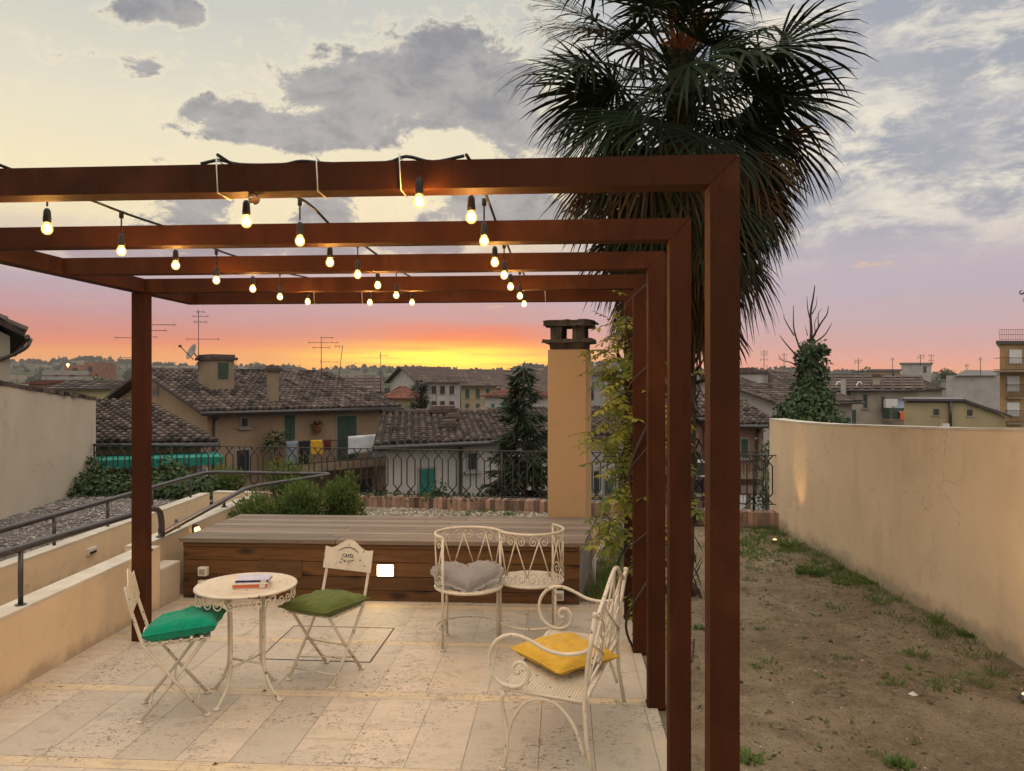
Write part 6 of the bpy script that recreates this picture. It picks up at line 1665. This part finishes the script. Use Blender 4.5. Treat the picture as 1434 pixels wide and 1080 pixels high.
# ---- ivy heaped along the far left
def leafmass(name, label, cat, blobs, mt, n, size, seed, down=.6, base=None, stemmat='twig', z0=0):
    rn = random.Random(seed); o = thing(name, label, cat, base or tuple(blobs[0][0])); b = MB(); s_ = MB()
    tw = sum(bl[1]*bl[1]*bl[2] for bl in blobs)
    for (c, rx, rz_) in blobs:
        c = Vector(c); k = int(n*rx*rx*rz_/tw)+8
        s_.tube(spline([(c.x, c.y, z0), (c.x+.1*rx, c.y, (c.z+z0)/2), c], 3), .012, 5)
        for i in range(k):
            d = rdir(rn); q = c+Vector((d.x*rx, d.y*rx, d.z*rz_))*rn.uniform(.5, 1.08)
            if q.z < z0: continue
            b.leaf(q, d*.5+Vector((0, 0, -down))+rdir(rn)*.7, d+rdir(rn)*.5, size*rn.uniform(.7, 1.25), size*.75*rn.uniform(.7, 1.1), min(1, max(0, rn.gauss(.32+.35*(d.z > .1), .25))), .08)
    s_.build('stem', M[stemmat], o, True); b.build('foliage', M[mt], o, True); return o
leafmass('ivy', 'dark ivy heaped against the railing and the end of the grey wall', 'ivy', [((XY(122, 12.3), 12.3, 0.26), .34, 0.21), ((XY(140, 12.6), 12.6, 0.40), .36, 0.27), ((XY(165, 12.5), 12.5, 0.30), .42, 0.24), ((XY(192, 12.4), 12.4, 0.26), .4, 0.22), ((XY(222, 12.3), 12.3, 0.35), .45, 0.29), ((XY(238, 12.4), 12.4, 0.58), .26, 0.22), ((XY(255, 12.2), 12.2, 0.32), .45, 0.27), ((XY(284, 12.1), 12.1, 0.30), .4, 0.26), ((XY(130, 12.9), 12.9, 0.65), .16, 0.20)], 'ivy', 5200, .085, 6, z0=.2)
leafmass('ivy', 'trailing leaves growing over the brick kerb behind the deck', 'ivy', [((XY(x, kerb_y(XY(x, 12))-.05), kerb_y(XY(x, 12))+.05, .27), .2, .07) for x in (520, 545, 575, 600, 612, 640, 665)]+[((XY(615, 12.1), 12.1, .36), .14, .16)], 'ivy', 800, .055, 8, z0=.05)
# ---- conifer in the town
def conifer(name, label, px, Y, ytop, zb, rbase, seed, mt, n_lev=70, droop=.45, dens=1.0):
    rn = random.Random(seed); x = XY(px, Y); zt = H-(ytop-CY)/F*Y; o = thing(name, label, 'conifer', (x, Y, zb)); b = MB(); s_ = MB()
    s_.tube([(x, Y, zb), (x+.04, Y, (zb+zt)/2), (x, Y, zt)], [.16, .09, .012], 8)
    hgt = zt-zb
    for i in range(n_lev):
        t = (i+rn.random())/n_lev; z = zb+hgt*(.04+.95*t); R_ = rbase*(1-t)**.8*rn.uniform(.65, 1.12)+.06
        for k in range(3 if t < .8 else 2):
            a = rn.uniform(0, 6.3); d = Vector((math.cos(a), math.sin(a), .25-droop*(1-t))); p = Vector((x, Y, z)); path = [p]
            for q in range(5): d = (d+Vector((0, 0, .05 if q > 2 else -.05))); path.append(path[-1]+d.normalized()*R_/5)
            s_.tube(path, [.016*(1-t)+.006]*3+[.005]*3, 4)
            for q in range(int(46*dens*R_/rbase)+10):
                f = rn.random()**.7*5; j = min(4, int(f)); c = path[j].lerp(path[j+1], f-j); dd_ = (path[j+1]-path[j]).normalized(); sd_ = Vector((-dd_.y, dd_.x, 0))*rn.choice((-1, 1))
                b.leaf(c, dd_*.6+sd_*rn.uniform(.1, .9)+Vector((0, 0, rn.uniform(-.9, .1))), rdir(rn), rn.uniform(.12, .26)*(.6+.5*rbase/1.3), .045, min(1, max(0, rn.gauss(.4, .25))), .1)
    s_.build('trunk', M['bark'], o, True); b.build('crown', M[mt], o, True)
conifer('conifer_tree', 'dark drooping conifer standing behind the railing left of the garden chimney', 733, 15.5, 509, -6, 1.75, 5, 'conifer', 170, .5, 1.7)
def cedar(label, px, Y, ytop, ybot, hw_, seed):
    rn = random.Random(seed); x = XY(px, Y); zt = H-(ytop-CY)/F*Y; o = thing('cedar_tree', label, 'tree', (x, Y, -8)); b = MB(); s_ = MB(); z0 = H-(ybot-CY)/F*Y; rb_ = hw_/F*Y
    s_.tube([(x-.3, Y, -8), (x-.1, Y, z0), (x, Y, zt)], [.3, .2, .04], 7)
    for i in range(26):
        t = rn.random(); z = z0+(zt-z0)*t; a = rn.uniform(0, 6.3); R_ = rb_*(1-t*.8)*rn.uniform(.6, 1.1); q = Vector((x+math.cos(a)*R_, Y+math.sin(a)*R_, z+.4+.3*rn.random())); p = Vector((x, Y, z-.3))
        s_.tube([p, p.lerp(q, .5)+Vector((0, 0, .15)), q], .05, 4)
        for k in range(46):
            c = p.lerp(q, rn.uniform(.35, 1.05)); d = rdir(rn); d.z *= .25; b.leaf(c+d*.55, d, (0, 0, 1), .5, .2, rn.random(), .1)
    s_.build('trunk', M['bark'], o, True); b.build('crown', M['cedar'], o, True)
cedar('grey-green cedar in front of the long white house', 590, 75, 542, 590, 20, 3)
# ---- dead tree wrapped in ivy
Yt = 19.0; x0 = XY(1134, Yt)
r = thing('ivy_clad_tree', 'bare dead tree wrapped in dark ivy above the ochre wall', 'tree', (x0, Yt, -7))
s_ = MB(); s_.tube(spline([(x0, Yt, -7), (x0+.05, Yt, -1), (x0, Yt, 1.5), P(1136, 490, Yt)], 4), [.30]*4+[.26]*4+[.2]*4+[.1], 10); s_.build('trunk', M['bark'], r, True)
tw = MB(); rn = random.Random(12)
def twig(pts_, r0):
    q = spline([P(px, py, Yt+dy) for px, py, dy in pts_], 4); n = len(q); tw.tube(q, [r0*(1-.75*i/(n-1)) for i in range(n)], 5)
twig([(1134, 495, 0), (1136, 465, .1), (1135, 440, .1), (1139, 415, .1), (1141, 400, .1)], .045); twig([(1135, 450, .1), (1131, 432, .2), (1130, 415, .2)], .02); twig([(1137, 440, 0), (1143, 428, 0), (1144, 415, 0)], .015)
twig([(1137, 475, 0), (1148, 455, -.2), (1158, 440, -.2), (1160, 428, -.2)], .03); twig([(1140, 480, 0), (1154, 470, -.1), (1162, 458, -.1), (1165, 452, -.1)], .022); twig([(1146, 458, -.2), (1146, 440, -.2), (1151, 432, -.2)], .015)
twig([(1128, 500, 0), (1119, 485, .2), (1112, 462, .3), (1111, 445, .3), (1111, 428, .3)], .03); twig([(1124, 505, 0), (1110, 492, -.2), (1098, 478, -.3), (1092, 470, -.3)], .026); twig([(1112, 470, .3), (1103, 455, .3), (1098, 445, .3), (1098, 440, .3)], .018); twig([(1122, 518, 0), (1108, 508, 0), (1096, 505, 0), (1090, 497, 0)], .02)
twig([(1142, 470, .1), (1141, 452, .1), (1147, 440, .1)], .014); twig([(1131, 470, 0), (1127, 455, 0)], .012)
tw.build('branches', M['twig'], r, True)
iv = MB()
blobs = [(P(1137, 487, Yt), .28, .24), (P(1149, 490, Yt), .2, .12), (P(1126, 497, Yt), .2, .2), (P(1146, 510, Yt), .24, .3), (P(1133, 505, Yt), .30, .4), (P(1136, 525, Yt), .36, .4), (P(1134, 548, Yt), .40, .5), (P(1143, 560, Yt-.2), .42, .45), (P(1128, 570, Yt-.2), .5, .5), (P(1117, 588, Yt-.3), .55, .5), (P(1140, 588, Yt-.3), .62, .55), (P(1158, 596, Yt-.2), .5, .4), (P(1104, 597, Yt-.2), .4, .35), (P(1130, 625, Yt), .8, .8), (P(1165, 610, Yt), .5, .4)]
twt = sum(q[1]**2 for q in blobs)
for c, rx, rz_ in blobs:
    for i in range(int(7500*rx*rx/twt)):
        d = rdir(rn); q = c+Vector((d.x*rx, d.y*rx, d.z*rz_))*rn.uniform(.6, 1.12)
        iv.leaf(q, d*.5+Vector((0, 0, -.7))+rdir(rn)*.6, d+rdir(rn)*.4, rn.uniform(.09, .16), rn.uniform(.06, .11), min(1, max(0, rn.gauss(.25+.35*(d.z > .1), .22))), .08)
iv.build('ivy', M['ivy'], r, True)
# ---- round trees in the town
def town_tree(label, px, py, Y, rpx, seed, mt='ivy', n=900):
    rn = random.Random(seed); c = P(px, py, Y); R_ = rpx/F*Y; o = thing('town_tree', label, 'tree', (c.x, Y, -8)); s_ = MB(); b = MB()
    s_.tube([(c.x, Y, -8), (c.x, Y, c.z)], [R_*.10, R_*.05], 6)
    for k in range(6): d = rdir(rn); s_.tube([(c.x, Y, c.z-R_*.8), c+d*R_*.7], R_*.025, 4)
    lob = [(c+Vector((rn.uniform(-.7, .7)*R_, rn.uniform(-.6, .6)*R_, rn.uniform(-.4, .3)*R_)), R_*rn.uniform(.35, .6)) for _ in range(9)]
    for i in range(n):
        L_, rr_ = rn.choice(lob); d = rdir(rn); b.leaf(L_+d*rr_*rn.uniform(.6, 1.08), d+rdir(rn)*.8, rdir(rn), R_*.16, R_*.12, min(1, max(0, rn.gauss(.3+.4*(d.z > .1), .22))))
    s_.build('trunk', M['bark'], o, True); b.build('crown', M[mt], o, True)
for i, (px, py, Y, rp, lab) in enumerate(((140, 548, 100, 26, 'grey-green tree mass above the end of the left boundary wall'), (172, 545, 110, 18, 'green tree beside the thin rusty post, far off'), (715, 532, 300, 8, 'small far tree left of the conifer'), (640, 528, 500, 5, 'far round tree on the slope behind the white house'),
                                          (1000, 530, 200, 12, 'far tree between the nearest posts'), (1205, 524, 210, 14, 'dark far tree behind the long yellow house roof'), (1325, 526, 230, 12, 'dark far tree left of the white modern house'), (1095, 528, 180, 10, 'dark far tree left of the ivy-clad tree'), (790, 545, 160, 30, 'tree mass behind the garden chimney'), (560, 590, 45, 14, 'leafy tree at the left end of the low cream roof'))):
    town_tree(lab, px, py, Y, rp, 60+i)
leafmass('bush', 'green bush climbing the end of the ochre wall by the railing', 'bush', [((XY(1072, 12.6), 12.6, .9), .18, .35), ((XY(1074, 12.4), 12.4, .35), .22, .35), ((XY(1068, 12.9), 12.9, -.2), .35, .4)], 'ivy', 900, .06, 14, z0=-7.9)
# ---- little tree just outside the frame whose twig enters at the right
o = thing('garden_tree', 'small tree outside the right edge, one leafy twig reaching in', 'tree', (5.75, 7.6, -.3)); s_ = MB(); b = MB(); rn = random.Random(15)
s_.tube([(5.75, 7.6, -8), (5.8, 7.6, 1.2), (5.7, 7.6, 3.4)], [.09, .07, .03], 8); s_.tube(spline([(5.76, 7.6, 2.2), (5.4, 7.55, 2.65), (5.12, 7.5, 2.9), P(1429, 412, 7.5)], 3), .008, 5)
s_.build('trunk', M['bark'], o, True)
for px, py in ((1430, 408), (1427, 412), (1433, 417), (1434, 405), (1440, 412), (1446, 410), (1431, 424), (1452, 420)): b.leaf(P(px, py, 7.5), rdir(rn), rdir(rn), .05, .03, .2)
for i in range(600):
    d = rdir(rn); b.leaf(Vector((5.95, 7.7, 3.2))+d*rn.uniform(.2, .62), d, rdir(rn), .07, .045, rn.random())
b.build('crown', M['ivy'], o, True)
# ---- grass tufts, weeds, litter on the earth
b = MB(); rnd = random.Random(88)
def gz(x, y): return back_rise(x, y)-.012+(.045*mnoise.noise((x*.8, y*.8, 0))+.022*mnoise.noise((x*3.1, y*3.1, 4))+.010*mnoise.noise((x*8, y*8, 2))-.035)*(min(1, max(0, (x-1.3)/.5)) if y < 8.6 else 1)-.004
def tuft(x, y, r_, h_, n, broad=False):
    z = gz(x, y); t0 = rnd.random()
    for i in range(n):
        a = rnd.uniform(0, 6.3); q = Vector((x+math.cos(a)*r_*rnd.random(), y+math.sin(a)*r_*rnd.random(), z)); d = Vector((math.cos(a)*rnd.uniform(.2, 1.1), math.sin(a)*rnd.uniform(.2, 1.1), 1.0 if not broad else .45))
        b.leaf(q, d, rdir(rnd), h_*rnd.uniform(.5, 1.2), (.006 if not broad else .03)*rnd.uniform(.7, 1.4), min(1, max(0, t0*.5+rnd.uniform(0, .5))))
for i in range(420):                                              # along the wall foot
    y = 5.4+6*rnd.random()**.8; k = .5+.9*mnoise.noise((y*1.5, 3, 0))
    if rnd.random() < k: tuft(3.72-abs(rnd.gauss(0, .16)), y, .05, rnd.uniform(.04, .13), 12)
for i in range(330):                                              # at the far end, patches
    x, y = rnd.uniform(1.3, 3.6), rnd.uniform(8.6, 10.95)
    if mnoise.noise((x*1.1, y*1.1, 7)) > -.02: tuft(x, y, .09, rnd.uniform(.04, .11), 14, rnd.random() < .2)
for px, py, r_, h_, n in ((1140, 800, .16, .10, 60), (1130, 795, .12, .09, 40), (1205, 810, .2, .07, 60), (1225, 812, .16, .08, 50), (1180, 815, .1, .05, 40), (1120, 770, .1, .07, 40), (1107, 765, .1, .12, 40), (1230, 848, .1, .08, 30), (1284, 913, .09, .08, 40), (1355, 887, .07, .06, 30), (1322, 958, .08, .05, 24), (1255, 955, .07, .06, 22), (1360, 953, .14, .06, 40), (1395, 940, .08, .08, 30), (1258, 1062, .07, .05, 40),
                          (1055, 795, .1, .06, 30), (1050, 810, .07, .05, 24), (1078, 925, .06, .05, 16), (1170, 850, .1, .04, 24), (1290, 835, .12, .05, 40), (1275, 870, .18, .05, 50), (1320, 880, .14, .05, 40), (1188, 920, .05, .04, 14), (1060, 930, .05, .04, 16), (985, 880, .05, .05, 12), (1048, 1070, .06, .06, 20)):
    g_ = G(px, py, -.03); tuft(g_.x, g_.y, r_, h_, n*2, rnd.random() < .45)
    for k in range(5): tuft(g_.x+rnd.gauss(0, r_*1.3), g_.y+rnd.gauss(0, r_*1.3), r_*.5, h_*.7, max(6, n//4), rnd.random() < .3)
for i in range(240):
    x, y = rnd.uniform(1.05, 3.6), 3.2+8*rnd.random(); tuft(x, y, .03, rnd.uniform(.015, .04), 6, rnd.random() < .4)
for i in range(380):                                              # right of the deck, along the posts
    x, y = rnd.uniform(.98, 1.5), rnd.uniform(7.2, 10.8)
    if mnoise.noise((x*2, y*1.3, 2)) > -.15: tuft(x, y, .06, rnd.uniform(.04, .12), 12)
for i in range(260):                                              # strip between deck and kerb
    x, y = rnd.uniform(-2.2, 1.4), rnd.uniform(9.0, 11.8)
    if y < kerb_y(x)-.15 and mnoise.noise((x*1.2, y*1.2, 5)) > .0: tuft(x, y, .08, rnd.uniform(.04, .12), 12, rnd.random() < .3)
for i in range(60):
    t = rnd.random(); c = fr.lerp(br_, t); tuft(c.x+.06+rnd.random()*.18, c.y, .04, rnd.uniform(.06, .2), 14)
tag(b.build('grass', M['grass'], loc=(0, 0, 0)), kind='stuff')
b = MB(); rnd = random.Random(91)
for i in range(3200):                                             # straws and dead leaves
    x, y = rnd.uniform(.98, 3.7), 2.6+8.2*rnd.random()
    if rnd.random() > .5+.8*mnoise.noise((x*1.4, y*1.4, 9)): continue
    a = rnd.uniform(0, 6.3); b.leaf((x, y, gz(x, y)+.006), (math.cos(a), math.sin(a), rnd.uniform(0, .3)), (rnd.uniform(-.5, .5), rnd.uniform(-.5, .5), 1), rnd.uniform(.02, .06), rnd.uniform(.004, .02), rnd.random(), .3)
tag(b.build('leaf_litter', M['dry'], loc=(0, 0, 0)), kind='stuff')
b = MB(); rnd = random.Random(92)
for i in range(1300):
    x, y = rnd.uniform(.98, 3.7), 2.6+8.4*rnd.random(); stone(b, (x, y, gz(x, y)+.002), rnd.uniform(.004, .011), rnd.random())
tag(b.build('pebbles', M['pebble'], loc=(0, 0, 0)), kind='stuff'); b = MB()
for i in range(9000):
    x, y = rnd.uniform(.98, 3.72), 2.6+8.4*rnd.random()**1.3; stone(b, (x, y, gz(x, y)), rnd.uniform(.003, .010)*(2.0 if rnd.random() < .06 else 1), rnd.random())
tag(b.build('earth_clods', M['clod'], loc=(0, 0, 0)), kind='stuff'); b = MB()
for i in range(3600):
    x, y = rnd.uniform(-2.2, 1.5), rnd.uniform(8.6, 11.9)
    if y < kerb_y(x)-.15: stone(b, (x, y, gz(x, y)+.004), rnd.uniform(.012, .03), rnd.random())
tag(b.build('white_gravel', M['pebble'], loc=(0, 0, 0)), kind='stuff')
g_ = G(1278, 967, -.02); b = MB(); stone(b, (g_.x, g_.y, gz(g_.x, g_.y)+.004), .03, 1); tag(b.build('pale_chip', M['shutter_white']), 'flat white chip lying on the bare earth', 'stone chip')
for k, (px, py) in enumerate(((371, 969), (302, 1055+17))):
    g_ = G(px, py, .006); b = MB(); b.leaf((g_.x-.02, g_.y, .009), (1, .2, .05), (0, .2, 1), .035, .02, .05, .4); tag(b.build('dead_leaf', M['dry']), 'small dark dead leaf on the stone floor, ' + ('under the round table' if k == 0 else 'near the bottom edge of the picture'), 'leaf')
# ------------------------------------------------------------------ evening haze over the valley
b = MB(); b.box((0, 1100, 40.5), (2*4200, 2600, 99)); 
hm = bpy.data.materials.new('haze'); hm.use_nodes = True; t_ = NT(hm.node_tree); t_.n.remove(t_.n['Principled BSDF'])
pv_n = t_.node('ShaderNodeVolumePrincipled'); pv_n.inputs['Color'].default_value = (.85, .80, .80, 1); pv_n.inputs['Density'].default_value = .00016; pv_n.inputs['Anisotropy'].default_value = .2
t_.l.new(pv_n.outputs[0], t_.n['Material Output'].inputs['Volume'])
tag(b.build('haze', hm), kind='stuff')
